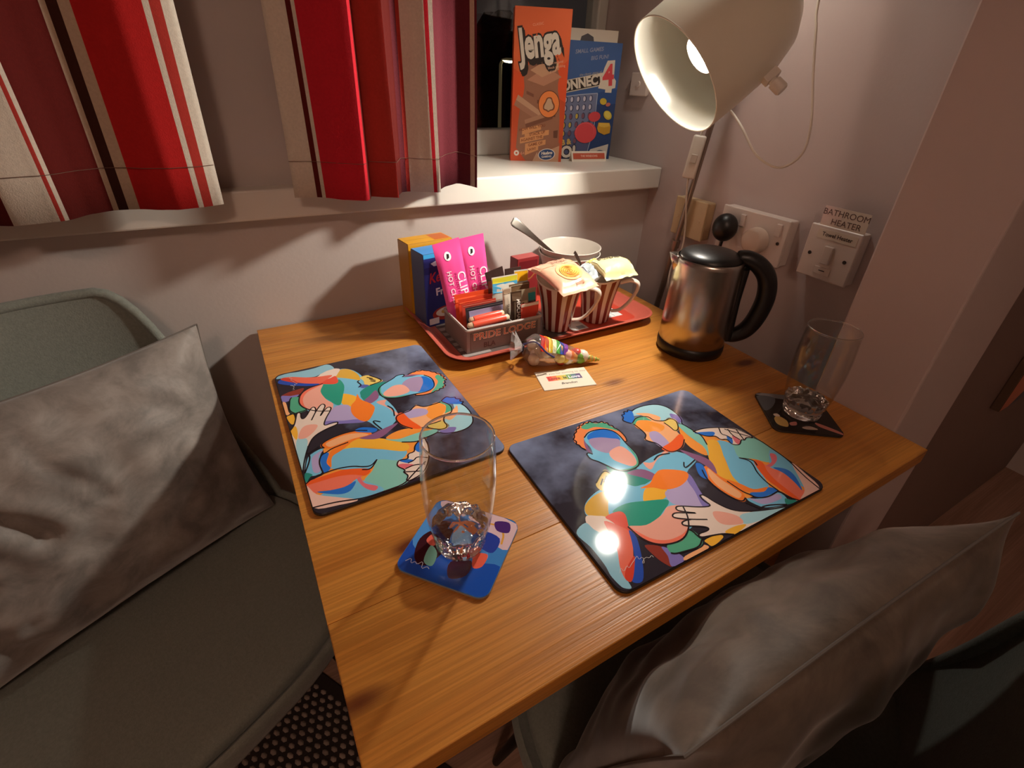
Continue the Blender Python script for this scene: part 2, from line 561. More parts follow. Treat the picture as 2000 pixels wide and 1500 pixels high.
# local x runs along the rug's edge, local -y is the rug's side of that edge
bm = add_box(bmesh.new(), -0.45, 1.35, -1.25, 0.0, 0.0, 0.006, 0.002, 1)
bobj('backing', bm, mat('rug_backing', '2b201a', 0.95), rug)
verts, faces = [], []
px_, py_ = 0.0215, 0.0122
for j in range(int(1.23 / py_)):
    for i in range(int(1.76 / px_)):
        x = -0.44 + (i + 0.5 * (j % 2)) * px_; y = -1.235 + j * py_
        if x > 1.33 or (j * 7 + 3) % 46 < 2 and False: continue
        o = len(verts); a = 0.0068 + random.random() * .0012; b_ = 0.0042
        dz = random.random() * 0.0015
        verts += [(x - a, y, .006), (x - a * .5, y - b_, .006), (x + a * .5, y - b_, .006), (x + a, y, .006), (x + a * .5, y + b_, .006), (x - a * .5, y + b_, .006),
                  (x - a * .45, y, .0105 + dz), (x + a * .45, y, .0105 + dz)]
        faces += [(o, o + 1, o + 6), (o + 1, o + 2, o + 7, o + 6), (o + 2, o + 3, o + 7), (o + 3, o + 4, o + 7), (o + 4, o + 5, o + 6, o + 7), (o + 5, o, o + 6)]
me = bpy.data.meshes.new('tufts'); me.from_pydata(verts, [], faces); me.update()
tf = mesh_obj('tufts', me, mat('rug_tufts', '8b7a6d', 0.9, noise_amt=0.25, noise_scale=40), rug, smooth=True); tf['kind'] = 'stuff'

# ================================================================== TABLE
def on_rug(x, y):
    """floor level for a foot: the tuft tops where the rug lies, else the boards"""
    dx, dy = x + 0.775, y + 0.21
    a = math.radians(-58.6)
    return 0.0122 if (-dx * math.sin(a) + dy * math.cos(a)) < 0.015 else 0.0
PINE = wood('orange_pine', 'c88638', 'b4702a', '643014')
TW, TD, TT = 0.7377, 0.7334, 0.022
table = thing('pine_table', 'square orange pine dining table set against the window wall', 'table', (0, 0, 0))
ys = [0.0, -0.034, -0.150, -0.262, -0.381, -0.497, -0.606, -TD]
for i in range(7):
    bm = add_box(bmesh.new(), -TW / 2, TW / 2 - 0.001, -(ys[i] - ys[i + 1]) / 2 + 0.00008, (ys[i] - ys[i + 1]) / 2 - 0.00008, -TT / 2, TT / 2, 0.00035 if 0 < i < 6 else 0.001, 2)
    bobj('plank', bm, PINE, table, (-TW / 2 - 0.0005, (ys[i] + ys[i + 1]) / 2, TZ - TT / 2))
for sx in (-TW + 0.030, -0.030):
    for sy in (-0.030, -TD + 0.125):
        bm = add_box(bmesh.new(), -0.025, 0.025, -0.025, 0.025, on_rug(sx, sy), TZ - TT, 0.004, 2)
        for v in bm.verts:
            if v.co.z < 0.1: v.co.x *= 0.8; v.co.y *= 0.8
        bobj('leg', bm, PINE, table, (sx, sy, 0))
for y in (-0.030, -TD + 0.125):
    box('apron', -TW + 0.055, -0.055, y - 0.01, y + 0.01, TZ - TT - 0.085, TZ - TT, PINE, table, 0.002)
for x in (-TW + 0.030, -0.030):
    box('apron', x - 0.01, x + 0.01, -TD + 0.150, -0.055, TZ - TT - 0.085, TZ - TT, PINE, table, 0.002)

# ================================================================== CHAIRS
CHF = mat('chair_fabric', '7b7f75', 0.85, sheen=0.2, noise_amt=0.10, noise_scale=260, bump=0.3, bump_scale=500)
LEGM = mat('black_metal', '1b1a19', 0.4, metal=0.6)
def se(t, hw, hd, cy, n=2.7):
    c, s = math.cos(t), math.sin(t)
    return (hw * math.copysign(abs(c) ** (2 / n), c), cy + hd * math.copysign(abs(s) ** (2 / n), s))
def make_chair(label, loc, rz):
    ch = thing('tub_chair', label, 'chair', loc, rz, 'grey tub chairs at the pine table')
    N = 64
    def ringed(prof):
        bm = bmesh.new(); rings = []
        for s, z in prof:
            if s < 1e-6: rings.append([bm.verts.new((0, 0.0275, z))]); continue
            rings.append([bm.verts.new((*[a * s + b * (1 - s) for a, b in zip(se(2 * PI * i / N, 0.260, 0.2275, 0.0275), (0, 0.0275))], z)) for i in range(N)])
        for A, B in zip(rings, rings[1:]):
            for i in range(N):
                j = (i + 1) % N
                if len(A) == 1: bm.faces.new((A[0], B[i], B[j]))
                elif len(B) == 1: bm.faces.new((A[i], A[j], B[0]))
                else: bm.faces.new((A[i], A[j], B[j], B[i]))
        return bm
    bobj('seat_pad', ringed([(0, .437), (.35, .440), (.65, .446), (.85, .4505), (.90, .449), (.925, .441), (.92, .430), (0, .430)]), CHF, ch, smooth=True)
    bobj('seat_shell', ringed([(0.90, .428), (.93, .430), (.955, .441), (.975, .446), (.992, .443), (1.0, .434), (.99, .415), (.93, .385), (.80, .365), (0, .360)]), CHF, ch, smooth=True)
    def back(u, v, off):
        a = (u * 2 - 1)
        x = 0.238 * math.sin(a * 1.05) / math.sin(1.05) * (1 - 0.20 * v ** 1.5)
        H = 0.424 * (1 - 0.55 * max(0, abs(a) - 0.55) ** 2 / 0.2025)
        y = -0.172 - 0.030 * v + 0.085 * (1 - math.cos(a * 1.05)) / (1 - math.cos(1.05)) + 0.02 * (1 - v) ** 3
        nx, ny = math.sin(a * 0.75), -math.cos(a * 0.75)
        # thin shell, thinner at the edges
        t = off * (1 - 0.6 * max(abs(a) ** 8, v ** 10))
        return (x + nx * t, y + ny * t, 0.425 + (H + 0.01) * v)
    nu, nv = 36, 22
    bm = bmesh.new()
    F = [[bm.verts.new(back(i / nu, j / nv, 0)) for j in range(nv + 1)] for i in range(nu + 1)]
    Bk = [[bm.verts.new(back(i / nu, j / nv, 0.026)) for j in range(nv + 1)] for i in range(nu + 1)]
    for i in range(nu):
        for j in range(nv):
            bm.faces.new((F[i][j], F[i + 1][j], F[i + 1][j + 1], F[i][j + 1]))
            bm.faces.new((Bk[i][j], Bk[i][j + 1], Bk[i + 1][j + 1], Bk[i + 1][j]))
        bm.faces.new((F[i][nv], F[i + 1][nv], Bk[i + 1][nv], Bk[i][nv])); bm.faces.new((F[i][0], Bk[i][0], Bk[i + 1][0], F[i + 1][0]))
    for j in range(nv):
        bm.faces.new((F[0][j], F[0][j + 1], Bk[0][j + 1], Bk[0][j])); bm.faces.new((F[nu][j], Bk[nu][j], Bk[nu][j + 1], F[nu][j + 1]))
    bobj('backrest', bm, CHF, ch, smooth=True)
    edge = [Vector(back(0, j / 14, 0.012)) for j in range(15)] + [Vector(back(i / 36, 1, 0.012)) for i in range(1, 36)] + [Vector(back(1, 1 - j / 14, 0.012)) for j in range(15)]
    bobj('piping', add_tube(bmesh.new(), edge, 0.0075, 8), CHF, ch, smooth=True)
    for sx in (-1, 1):
        for sy in (-1, 1):
            fp = Matrix.Rotation(rz, 3, 'Z') @ Vector((sx * .205, .03 + sy * .21, 0)) + Vector(loc)
            bobj('leg', add_tube(bmesh.new(), [(sx * .13, .03 + sy * .12, .366), (sx * .17, .03 + sy * .17, .18), (sx * .205, .03 + sy * .21, on_rug(fp.x, fp.y) + 0.001)], [.012, .011, .008], 10), LEGM, ch, smooth=True)
    return ch
make_chair('grey tub chair left of the table with its back to the window', (-0.9500, -0.262, 0), math.radians(-152.7))
make_chair('grey tub chair at the front of the table, nearest the camera', (-0.317, -0.765, 0), 0.0)

# ================================================================== CUSHIONS
VEL = velvet('grey_velvet', '8a827b')
def make_cushion(label, loc, rz, tilt, W, H, T, seed, folds=1.0, VEL=VEL):
    c = thing('velvet_cushion', label, 'cushion', loc, rot=(0, 0, rz), group='grey velvet cushions on the chairs')
    hw, hh = W / 2, H / 2
    Mt = Matrix.Rotation(tilt, 4, 'X')
    def outline(u, v):
        x = u * hw * (1 - 0.075 * (1 - v * v) ** 1.0); z = v * hh * (1 - 0.075 * (1 - u * u))
        return x, z
    def pt(u, v, s):
        x, z = outline(u, v)
        t = T / 2 * (max(0, 1 - abs(u) ** 2.6) * max(0, 1 - abs(v) ** 2.6)) ** 0.62
        e = min(1, (1 - max(abs(u), abs(v))) * 5)
        q = Vector((u * 2.2 + seed, v * 2.2, s * 3.0))
        wr = 0.010 * noise.noise(q) + 0.006 * noise.noise(q * 2.3)
        # creases running in from the corners and edges
        d = abs(u) + abs(v)
        cr = math.sin((u - v * 0.6) * 9 + 3 * noise.noise(q * 1.2)) * 0.0045 * max(0, d - 0.55)
        fold = 0.0
        for (ua, va, ub, vb, dep, wd) in ((.66, .88, .34, .08, .0125, .055), (1.0, -.04, .70, -.10, .008, .05), (.12, .82, .0, .12, .004, .035), (.92, -.42, .60, -.55, .006, .06)):
            ax_, ay_ = ub - ua, vb - va
            tt = max(0, min(1, ((u - ua) * ax_ + (v - va) * ay_) / (ax_ * ax_ + ay_ * ay_)))
            cx_, cy_ = ua + ax_ * tt + 0.05 * math.sin(tt * 5), va + ay_ * tt
            dd = math.hypot(u - cx_, v - cy_)
            fold -= dep * math.exp(-(dd / wd) ** 2) * (0.7 + 0.3 * tt)
            fold += dep * 0.45 * math.exp(-((dd - 2.2 * wd) / (1.3 * wd)) ** 2) * (0.35 + 0.65 * tt)
        y = s * (t + e * (wr + cr + (fold * folds if s > 0 else 0)))
        if s > 0 and y < 0.0008 * e: y = 0.0008 * e
        if s < 0 and y > -0.0008 * e: y = -0.0008 * e
        p = Mt @ Vector((x, y, z + hh))
        return p
    n = 72
    bm = bmesh.new()
    g = lambda i: math.sin((i / n * 2 - 1) * PI / 2) * 0.6 + (i / n * 2 - 1) * 0.4
    A = [[bm.verts.new(pt(g(i), g(j), 1)) for j in range(n + 1)] for i in range(n + 1)]
    B = [[A[i][j] if i in (0, n) or j in (0, n) else bm.verts.new(pt(g(i), g(j), -1)) for j in range(n + 1)] for i in range(n + 1)]
    for i in range(n):
        for j in range(n):
            bm.faces.new((A[i][j], A[i + 1][j], A[i + 1][j + 1], A[i][j + 1]))
            try: bm.faces.new((B[i][j], B[i][j + 1], B[i + 1][j + 1], B[i + 1][j]))
            except ValueError: pass
    bobj('cover', bm, VEL, c, smooth=True)
    ring = [(-1, g(j)) for j in range(n)] + [(g(i), 1) for i in range(n)] + [(1, -g(j)) for j in range(n)] + [(-g(i), -1) for i in range(n)]
    pts = [Mt @ Vector((outline(u, v)[0], 0, outline(u, v)[1] + hh)) for u, v in ring]
    bobj('seam', add_tube(bmesh.new(), pts, 0.0013, 6, closed=True), mat('cushion_seam', '6a625b', 0.9), c, smooth=True)
    return c
make_cushion('grey velvet cushion leaning on the left tub chair, half in shadow', (-0.968, -0.229, 0.4550), math.radians(-152.7), math.radians(12), 0.42, 0.350, 0.14, 1.3)
make_cushion('grey velvet cushion on the front tub chair, dim shade in its colour', (-0.3510, -0.728, 0.4560), math.radians(-2.3), math.radians(17.5), 0.432, 0.362, 0.135, 7.7, 0.0, velvet('shaded_grey_velvet', '6c5f53', 0.58, 15.0))  # same grey velvet, dim warm light put into a browner, darker colour

# ================================================================== CURTAINS
CUR = {k: mat('curtain_' + k, c, 0.9, spec=0.2, noise_amt=0.06, noise_scale=300, bump=0.25, bump_scale=700) for k, c in
       dict(white='cfc3b3', red='b3201f', crim='c0202e', dark='5a1510', thin='a5322a', brown='3b1d14', beige='b9a48e', maroon='5c2028').items()}  # dark: dark red stripe deepened for shadow, also painted as shade in folds
def make_curtain(label, spec, zt, hem):
    c = thing('striped_curtain', label, 'curtain', (0, 0, 0), 0, 'red striped curtains at the window')
    # the curtain hangs a little proud of the sill nosing
    spec = [(-0.7316 + (s[0] + 0.7316) * 0.972, -0.883 + (s[1] + 0.883) * 0.972, s[2]) for s in spec]
    keys = sorted({s[2] for s in spec[:-1]})
    pts, cols = [], []
    for i in range(len(spec) - 1):
        P0, P1 = spec[i], spec[i + 1]
        Pm, Pn = spec[max(0, i - 1)], spec[min(len(spec) - 1, i + 2)]
        k = max(1, int((Vector(P1[:2]) - Vector(P0[:2])).length / 0.005))
        for j in range(k):
            t = j / k
            f = lambda a, b, c_, d: 0.5 * (2 * b + (c_ - a) * t * .7 + (2 * a - 5 * b + 4 * c_ - d) * t * t * .0 + 0) if False else b + (c_ - b) * (t * t * (3 - 2 * t) * 0.5 + t * 0.5)
            pts.append((P0[0] + (P1[0] - P0[0]) * t, f(Pm[1], P0[1], P1[1], Pn[1]))); cols.append(P0[2])
    pts.append(spec[-1][:2])
    nv = 18
    ym = sum(p[1] for p in pts) / len(pts)
    bm = bmesh.new()
    V = []
    for i, (x, y) in enumerate(pts):
        rowv = []
        for j in range(nv + 1):
            v = j / nv
            yy = ym + (y - ym) * (1 - 0.25 * v) - 0.004 * math.sin(v * 5 + x * 20)
            rowv.append(bm.verts.new((x + 0.003 * math.sin(v * 4 + i * .3), yy, hem(x) + (zt - hem(x)) * v)))
        V.append(rowv)
    for i in range(len(pts) - 1):
        for j in range(nv):
            f = bm.faces.new((V[i][j], V[i + 1][j], V[i + 1][j + 1], V[i][j + 1]))
            f.material_index = keys.index(cols[i])
    o = bobj('cloth', bm, [CUR[k] for k in keys], c, smooth=True)
    sd = o.modifiers.new('thickness', 'SOLIDIFY'); sd.thickness = 0.0016
    st = [Vector((x, ym + (y - ym) * 0.99 - 0.0014 - 0.004 * math.sin(.05 * 5 + x * 20), hem(x) + 0.052)) for x, y in pts]
    bobj('hem_stitch', add_tube(bmesh.new(), st, 0.0004, 4), mat('stitch_thread', '6a4a3c', 0.9), c)
    return c
make_curtain('red and white striped curtain at far left of the window wall', [
    (-1.16, -.055, 'red'), (-1.10, -.085, 'white'), (-1.07, -.09, 'thin'), (-1.062, -.09, 'white'), (-1.04, -.08, 'dark'), (-1.00, -.062, 'white'), (-0.985, -.078, 'dark'),
    (-0.957, -.092, 'white'), (-0.919, -.082, 'thin'), (-0.9145, -.080, 'white'), (-0.910, -.077, 'dark'), (-0.885, -.050, 'dark'), (-0.866, -.038, 'beige'),
    (-0.861, -.037, 'brown'), (-0.851, -.038, 'beige'), (-0.840, -.041, 'red'), (-0.815, -.056, 'red'), (-0.79, -.064, 'red'), (-0.766, -.061, 'white'),
    (-0.760, -.060, 'thin'), (-0.750, -.056, 'white'), (-0.738, -.050, 'white')], 2.0, lambda x: 0.9705)
make_curtain('red, white and maroon striped curtain beside the orange game box', [
    (-0.640, -.036, 'white'), (-0.611, -.040, 'dark'), (-0.604, -.044, 'white'), (-0.599, -.048, 'crim'), (-0.57, -.070, 'crim'), (-0.541, -.086, 'crim'), (-0.536, -.078, 'dark'),
    (-0.531, -.058, 'thin'), (-0.51, -.072, 'thin'), (-0.488, -.083, 'dark'), (-0.480, -.064, 'dark'), (-0.470, -.044, 'maroon'), (-0.462, -.043, 'thin'), (-0.457, -.044, 'white'), (-0.44, -.056, 'white'),
    (-0.422, -.066, 'crim'), (-0.4155, -.068, 'white'), (-0.409, -.070, 'maroon'), (-0.403, -.050, 'maroon'), (-0.385, -.036, 'maroon'), (-0.36, -.034, 'maroon'), (-0.345, -.044, 'beige'),
    (-0.340, -.052, 'maroon'), (-0.336, -.054, 'beige'), (-0.3345, -.050, 'beige')], 2.0, lambda x: 0.9705 + (0.006 * max(0, 1 - abs(x + 0.375) / 0.03)))
cr = thing('curtain_rail', 'white curtain rail above the window, out of view', 'curtain rail', (0, 0, 2.0))
bobj('rail', add_tube(bmesh.new(), [(-1.3, -.082, 0.012), (0.1, -.082, 0.012)], 0.012, 12), GLOSSW, cr, smooth=True)
for bx_ in (-1.25, -0.68, 0.05):
    bobj('bracket', add_tube(bmesh.new(), [(bx_, -.082, 0.018), (bx_, 0.004, 0.018)], 0.006, 8), GLOSSW, cr)

# ================================================================== READING LAMP (floor lamp standing in the gap behind the table)
SHADE = mat('shade_enamel', 'ded8c4', 0.30)
SHADE_IN = mat('shade_inside', 'd4d2c6', 0.14)
POLE = mat('lamp_pole_satin', '9a8c82', 0.35, metal=0.7)
WPL = mat('white_plastic', 'd9cfc2', 0.4)
CABLE = mat('white_cable', 'd6cabb', 0.5)
lamp = thing('reading_lamp', 'cream floor lamp with two bucket shaded heads behind the kettle', 'lamp', (0.106, -0.055, 0))
def PL(z): return Vector((0.0, 0.0035 - 0.112 * z, z))
lathe('foot', [(0, 0.0), (0.038, 0.0), (0.038, 0.012), (0.015, 0.02), (0, 0.02)], POLE, lamp, 40)
bobj('lower_pole', add_tube(bmesh.new(), [PL(0.015), PL(0.84)], 0.0068, 14), POLE, lamp, smooth=True)
bobj('upper_pole', add_tube(bmesh.new(), [PL(0.842), PL(1.41)], 0.0056, 14), POLE, lamp, smooth=True)
bobj('pole_joint', add_tube(bmesh.new(), [PL(0.832), PL(0.848)], 0.0095, 14), POLE, lamp, smooth=True)
def axis_quat(n):
    return Vector((0, 0, 1)).rotation_difference(Vector(n).normalized())
def head(center, n, strength, pole_z, knob_dir, beam=0.0):
    n = Vector(n).normalized()
    lc = Vector(center) - lamp.location
    q = axis_quat(n)
    def place(o):
        o.rotation_mode = 'QUATERNION'; o.rotation_quaternion = q; o.location = lc; return o
    R0 = 0.091
    out = [(R0, 0.0), (R0, -0.05), (0.0895, -0.09), (0.086, -0.122), (0.077, -0.152), (0.060, -0.175), (0.036, -0.188), (0.012, -0.191), (0, -0.191)]
    inn = [(max(0, r - 0.0018), min(z + (0.0018 if r < 0.08 else 0), 0)) for r, z in reversed(out)]
    bm = bmesh.new()
    add_lathe(bm, out + inn + [(R0, 0.0)][:0], 72, mi=lambda k, i: 0 if k < len(out) else 1)
    # close the rim
    bm.verts.ensure_lookup_table()
    sh = bobj('shade', bm, [SHADE, SHADE_IN], lamp, smooth=True); place(sh)
    place(bobj('shade_rim', add_tube(bmesh.new(), [(R0 * math.cos(2 * PI * i / 72) - 0.0009 * math.cos(2 * PI * i / 72), R0 * math.sin(2 * PI * i / 72) - 0.0009 * math.sin(2 * PI * i / 72), 0) for i in range(72)], 0.0012, 6, closed=True), SHADE, lamp, smooth=True))
    place(lathe('bulb_holder', [(0, -0.185), (0.022, -0.185), (0.022, -0.105), (0.019, -0.10), (0, -0.10)], WPL, lamp, 32))
    place(lathe('bulb_body', [(0.019, -0.10), (0.024, -0.075), (0.0285, -0.062), (0.0288, -0.048), (0.0278, -0.048), (0.0270, -0.0585)], WPL, lamp, 32))
    place(lathe('bulb', [(0.0269, -0.0592), (0.020, -0.0588), (0.010, -0.0586), (0, -0.0585)], mat('bulb_glow_%d' % strength, 'ffffff', 0.4, emit=LAMP_COL, estr=strength), lamp, 32))
    if beam:
        ld = bpy.data.lights.new('bulb_beam', 'SPOT')
        ld.energy = beam; ld.color = LAMP_COL; ld.spot_size = math.radians(128); ld.spot_blend = 0.55; ld.shadow_soft_size = 0.022
        lo = bpy.data.objects.new('bulb_beam', ld); link(lo); lo.parent = lamp
        lo.location = lc - n * 0.056
        lo.rotation_mode = 'QUATERNION'; lo.rotation_quaternion = Vector((0, 0, -1)).rotation_difference(n)
    # arm from the shade to the pole, with a thumb knob
    top = PL(pole_z)
    tip = lc - n * 0.15
    rad = (top - tip); rad = (rad - n * rad.dot(n)).normalized()
    a0 = lc - n * 0.13 + rad * 0.082
    bobj('arm', add_tube(bmesh.new(), catmull([a0, a0 + rad * 0.025 - n * .005, (a0 + top) / 2 + Vector((0, 0, 0.008)), top], 6), 0.0055, 10), POLE, lamp, smooth=True)
    kd = Vector(knob_dir); kd = (kd - n * kd.dot(n)).normalized()
    k0 = lc - n * 0.098 + kd * 0.0885
    side = n.cross(kd)
    Mk = Matrix((( *side, 0), (*(-n), 0), (*kd, 0), (0, 0, 0, 1))).transposed()
    Mk.translation = k0
    br = bobj('bracket', add_box(bmesh.new(), -0.007, 0.007, -0.012, 0.012, -0.003, 0.011, 0.0015, 2, M=Mk), WPL, lamp)
    kb = bmesh.new(); add_lathe(kb, [(0, 0.011), (0.006, 0.011), (0.006, 0.014), (0.0095, 0.015), (0.0095, 0.030), (0.008, 0.032), (0, 0.032)], 20)
    for v in kb.verts: v.co = Mk @ (v.co + Vector((0, -0.002, 0)))
    bobj('knob', kb, WPL, lamp, smooth=True)
head((-0.114, -0.271, 1.1515), (-0.7735, 0.1656, -0.6118), BULB_A, 1.20, (0.0, -0.66, -0.75), BEAM_A)
head((-0.004, -0.215, 1.448), (-0.20, -0.06, -0.978), BULB_B, 1.405, (0.0, -1, 0.2))
# in-line switch strapped to the pole and its flex
zs = 1.020
d_ = (PL(zs + 0.04) - PL(zs - 0.04)).normalized()
offv = Vector((-0.016, 0.004, 0))
Ms = Matrix.Translation(PL(zs) + offv) @ Vector((0, 0, 1)).rotation_difference(d_).to_matrix().to_4x4() @ Matrix.Rotation(math.radians(38), 4, 'Z') @ Matrix.Rotation(math.radians(5), 4, 'Y')
bm = add_box(bmesh.new(), -0.008, 0.008, -0.0125, 0.0125, -0.040, 0.040, 0.004, 3, M=Ms)
sw = bobj('inline_switch', bm, WPL, lamp, smooth=True)
bobj('rocker', add_box(bmesh.new(), -0.0105, -0.007, -0.006, 0.006, -0.010, 0.006, 0.001, 2, M=Ms), mat('rocker_plastic', 'c4b6a8', 0.4), sw)
wl = lambda *p: Vector(p) - lamp.location
fx = catmull([wl(-0.005, -0.235, 1.185), wl(0.045, -0.222, 1.125), wl(.08, -.232, 1.105), wl(.08, -.263, 1.0815), wl(.08, -.302, 1.045), wl(.08, -.342, 1.030), wl(.08, -.3685, 1.0363), wl(.08, -.387, 1.060),
              wl(.08, -.3845, 1.100), wl(.08, -.365, 1.161), wl(.08, -.348, 1.219), wl(.082, -.337, 1.257), wl(.088, -.325, 1.38), wl(.092, -.29, 1.50), wl(.075, -.25, 1.57)], 8)
bobj('flex', add_tube(bmesh.new(), fx, 0.0021, 8), CABLE, lamp, smooth=True)
fx2 = catmull([PL(1.09) + Vector((-.010, .0, 0)), PL(zs + 0.05) + offv * 0.9, PL(zs + .038) + offv], 6)
bobj('flex', add_tube(bmesh.new(), fx2, 0.0021, 8), CABLE, lamp, smooth=True)
fx3 = catmull([PL(zs - .038) + offv, PL(0.95) + Vector((-.010, .002, 0)), PL(0.88) + Vector((.004, -.009, 0)), PL(0.83) + Vector((.006, -.016, 0)), PL(0.79) + Vector((-.002, -.010, 0)), PL(0.74) + Vector((-.006, -.020, 0)),
               PL(0.70) + Vector((.010, -.022, 0)), PL(0.55) + Vector((.03, -.02, 0)), PL(0.3) + Vector((.03, .0, 0))], 8)
bobj('flex', add_tube(bmesh.new(), fx3, 0.0021, 8), CABLE, lamp, smooth=True)

# ================================================================== ELECTRICS ON THE RIGHT WALL
FACE_X = (PI / 2, 0, -PI / 2)          # print facing -x
XW = 0.148
PLATE = mat('socket_white', 'cfc0b6', 0.35)
def plate(name, label, cat, yc, zc, wd, ht, m, depth=0.028):
    t = thing(name, label, cat, (XW, yc, zc))
    box('pattress', -depth + 0.006, -0.0002, -wd / 2 + .001, wd / 2 - .001, -ht / 2 + .001, ht / 2 - .001, m, t, 0.003)
    box('faceplate', -depth, -depth + 0.007, -wd / 2, wd / 2, -ht / 2, ht / 2, m, t, 0.0022, 3)
    return t
ds = plate('double_socket', 'white double wall socket behind the kettle', 'socket', -0.3080, 0.9000, 0.146, 0.086, PLATE)
DK = mat('dark_hole', '2a1f1b', 0.6)
for y in (0.022, -0.055):
    sww = box('rocker', -0.0315, -0.027, y - 0.0055, y + 0.0055, 0.012, 0.034, PLATE, ds, 0.001)
for y in (0.060, -0.060):
    lathe('screw', [(0, 0.0008), (0.0028, 0.0008), (0.0032, 0.0), (0, 0)], DK, ds, 12, (-0.0285, y, 0.0), (0, -PI / 2, 0))
fs = plate('fused_switch', 'white towel heater fused switch with taped paper labels', 'switch', -0.4596, 0.9070, 0.086, 0.088, PLATE)
box('rocker', -0.0325, -0.0275, -0.0075, 0.0075, -0.016, 0.014, PLATE, fs, 0.0012)
for y in (0.030, -0.030):
    lathe('screw', [(0, 0.0008), (0.0028, 0.0008), (0.0032, 0.0), (0, 0)], DK, fs, 12, (-0.0285, y, -0.004), (0, -PI / 2, 0))
box('fuse_drawer', -0.0290, -0.0275, -0.014, 0.014, -0.034, -0.022, PLATE, fs, 0.0004)
box('fuse_slot', -0.0295, -0.0285, -0.005, 0.005, -0.0285, -0.0270, DK, fs)
tl = box('towel_label', -0.02855, -0.0279, -0.037, 0.028, 0.0235, 0.0385, mat('taped_paper', 'd3c4b2', 0.12), fs)
printed('lettering', [('33261f', 'T', 'Towel Heater', 0, 0, 0.0088, 0, {'bold': 0.0002})], tl, (-0.0286, -0.005, 0.0310), FACE_X)
bl = box('bathroom_label', -0.0262, -0.0255, -0.042, 0.031, 0.0435, 0.0745, mat('taped_paper', 'd3c4b2', 0.12), fs)
printed('lettering', [('5a463c', 'T', 'BATHROOM', 0, 0.0065, 0.0135, 0, {}), ('5a463c', 'T', 'HEATER', 0.004, -0.0075, 0.0135, 0, {})], bl, (-0.0263, -0.0055, 0.059), FACE_X)
op = plate('blank_plate', 'aged cream blanking plate on the wall behind the lamp pole', 'plate', -0.1535, 0.8955, 0.086, 0.080, mat('cream_plastic', 'c2a882', 0.4))
lathe('screw', [(0, 0.0008), (0.0028, 0.0008), (0.0032, 0.0), (0, 0)], mat('cream_plastic', 'c2a882', 0.4), op, 12, (-0.0282, -0.030, 0), (0, -PI / 2, 0))
lathe('screw', [(0, 0.0008), (0.0028, 0.0008), (0.0032, 0.0), (0, 0)], mat('cream_plastic', 'c2a882', 0.4), op, 12, (-0.0282, 0.030, 0), (0, -PI / 2, 0))
sp = plate('small_wall_plate', 'small pale plate on the wall between window and lamp shade', 'plate', 0.082, 1.140, 0.055, 0.046, PLATE, 0.012)
lathe('button', [(0, 0.002), (0.006, 0.002), (0.007, 0.0), (0, 0)], PLATE, sp, 20, (-0.0122, 0, 0), (0, -PI / 2, 0))
# plugs
BLK = mat('black_plastic', '151312', 0.38)
pk = thing('black_plug', 'black kettle plug in the left side of the double socket', 'plug', (0.1195, -0.262, 0.900))
bm = bmesh.new(); bmesh.ops.create_uvsphere(bm, u_segments=24, v_segments=14, radius=1)
for v in bm.verts: v.co = Vector((-0.016 + v.co.x * 0.024, v.co.y * 0.0235, v.co.z * 0.027 + 0.005))
for v in bm.verts:
    if v.co.x > 0: v.co.x = 0
bobj('body', bm, BLK, pk, smooth=True)
bobj('cord', add_tube(bmesh.new(), catmull([(-0.014, 0, -0.016), (-0.016, 0.002, -0.05), (-0.012, 0.01, -0.12), (-0.02, 0.0, -0.25)], 6), 0.0032, 8), BLK, pk, smooth=True)
wpk = thing('white_plug', 'round white plug in the right side of the double socket', 'plug', (0.1195, -0.327, 0.8955))
lathe('body', [(0, 0), (0.024, 0), (0.0245, 0.004), (0.0235, 0.012), (0.0215, 0.019), (0.018, 0.021), (0, 0.0215)], mat('warm_white_plastic', 'd2bfae', 0.35), wpk, 40, rot=(0, -PI / 2, 0))
bobj('cord', add_tube(bmesh.new(), catmull([(-0.010, 0, -0.020), (-0.012, 0.004, -0.05), (-0.010, 0.02, -0.12), (-0.018, 0.05, -0.25)], 6), 0.0026, 8), CABLE, wpk, smooth=True)

# picture edge far right in the dark hall
pc = thing('wall_picture', 'edge of a small multicoloured picture in the dark hall', 'picture', (0.93, -0.6402, 0.56), 0)
box('canvas', -0.20, 0.20, -0.018, 0.0, -0.05, 0.22, mat('canvas_edge', '5b4331', 0.8), pc, 0.002)
printed('print', [('c8632b', rect(-.199, -.049, .199, .219)), ('7d8790', [(-.199, .08), (.0, .0), (.199, .12), (.199, .219), (-.199, .219)]), ('2c2733', [(-.15, -.049), (0, .03), (.1, -.049)]), ('b39a85', ell(.05, .13, .05, .06))],
        pc, (0, -0.0182, 0), FACE_Y)

# ================================================================== KETTLE
kt = thing('electric_kettle', 'brushed steel electric kettle with black lid and handle', 'kettle', (-0.0790, -0.3860, TZ), math.radians(-42))
lathe('base', [(0, 0.0), (0.050, 0.0), (0.0555, 0.004), (0.0565, 0.012), (0.0558, 0.020), (0.053, 0.022), (0, 0.022)], BLK, kt, 64)
lathe('body', [(0.0535, 0.0205), (0.0552, 0.022), (0.0550, 0.06), (0.0542, 0.11), (0.0528, 0.158), (0.0520, 0.164), (0.0500, 0.166), (0.0490, 0.160), (0.0510, 0.11), (0.052, 0.03), (0.0, 0.026)], brushed('kettle_steel', 'bcb4ab', 0.24), kt, 72)
def lidw(r, z, a): return (r, z)
lathe('lid', [(0, 0.1600), (0.0475, 0.1600), (0.0485, 0.164), (0.0470, 0.1700), (0.040, 0.1752), (0.025, 0.1790), (0.010, 0.1802), (0, 0.1805)], BLK, kt, 56)
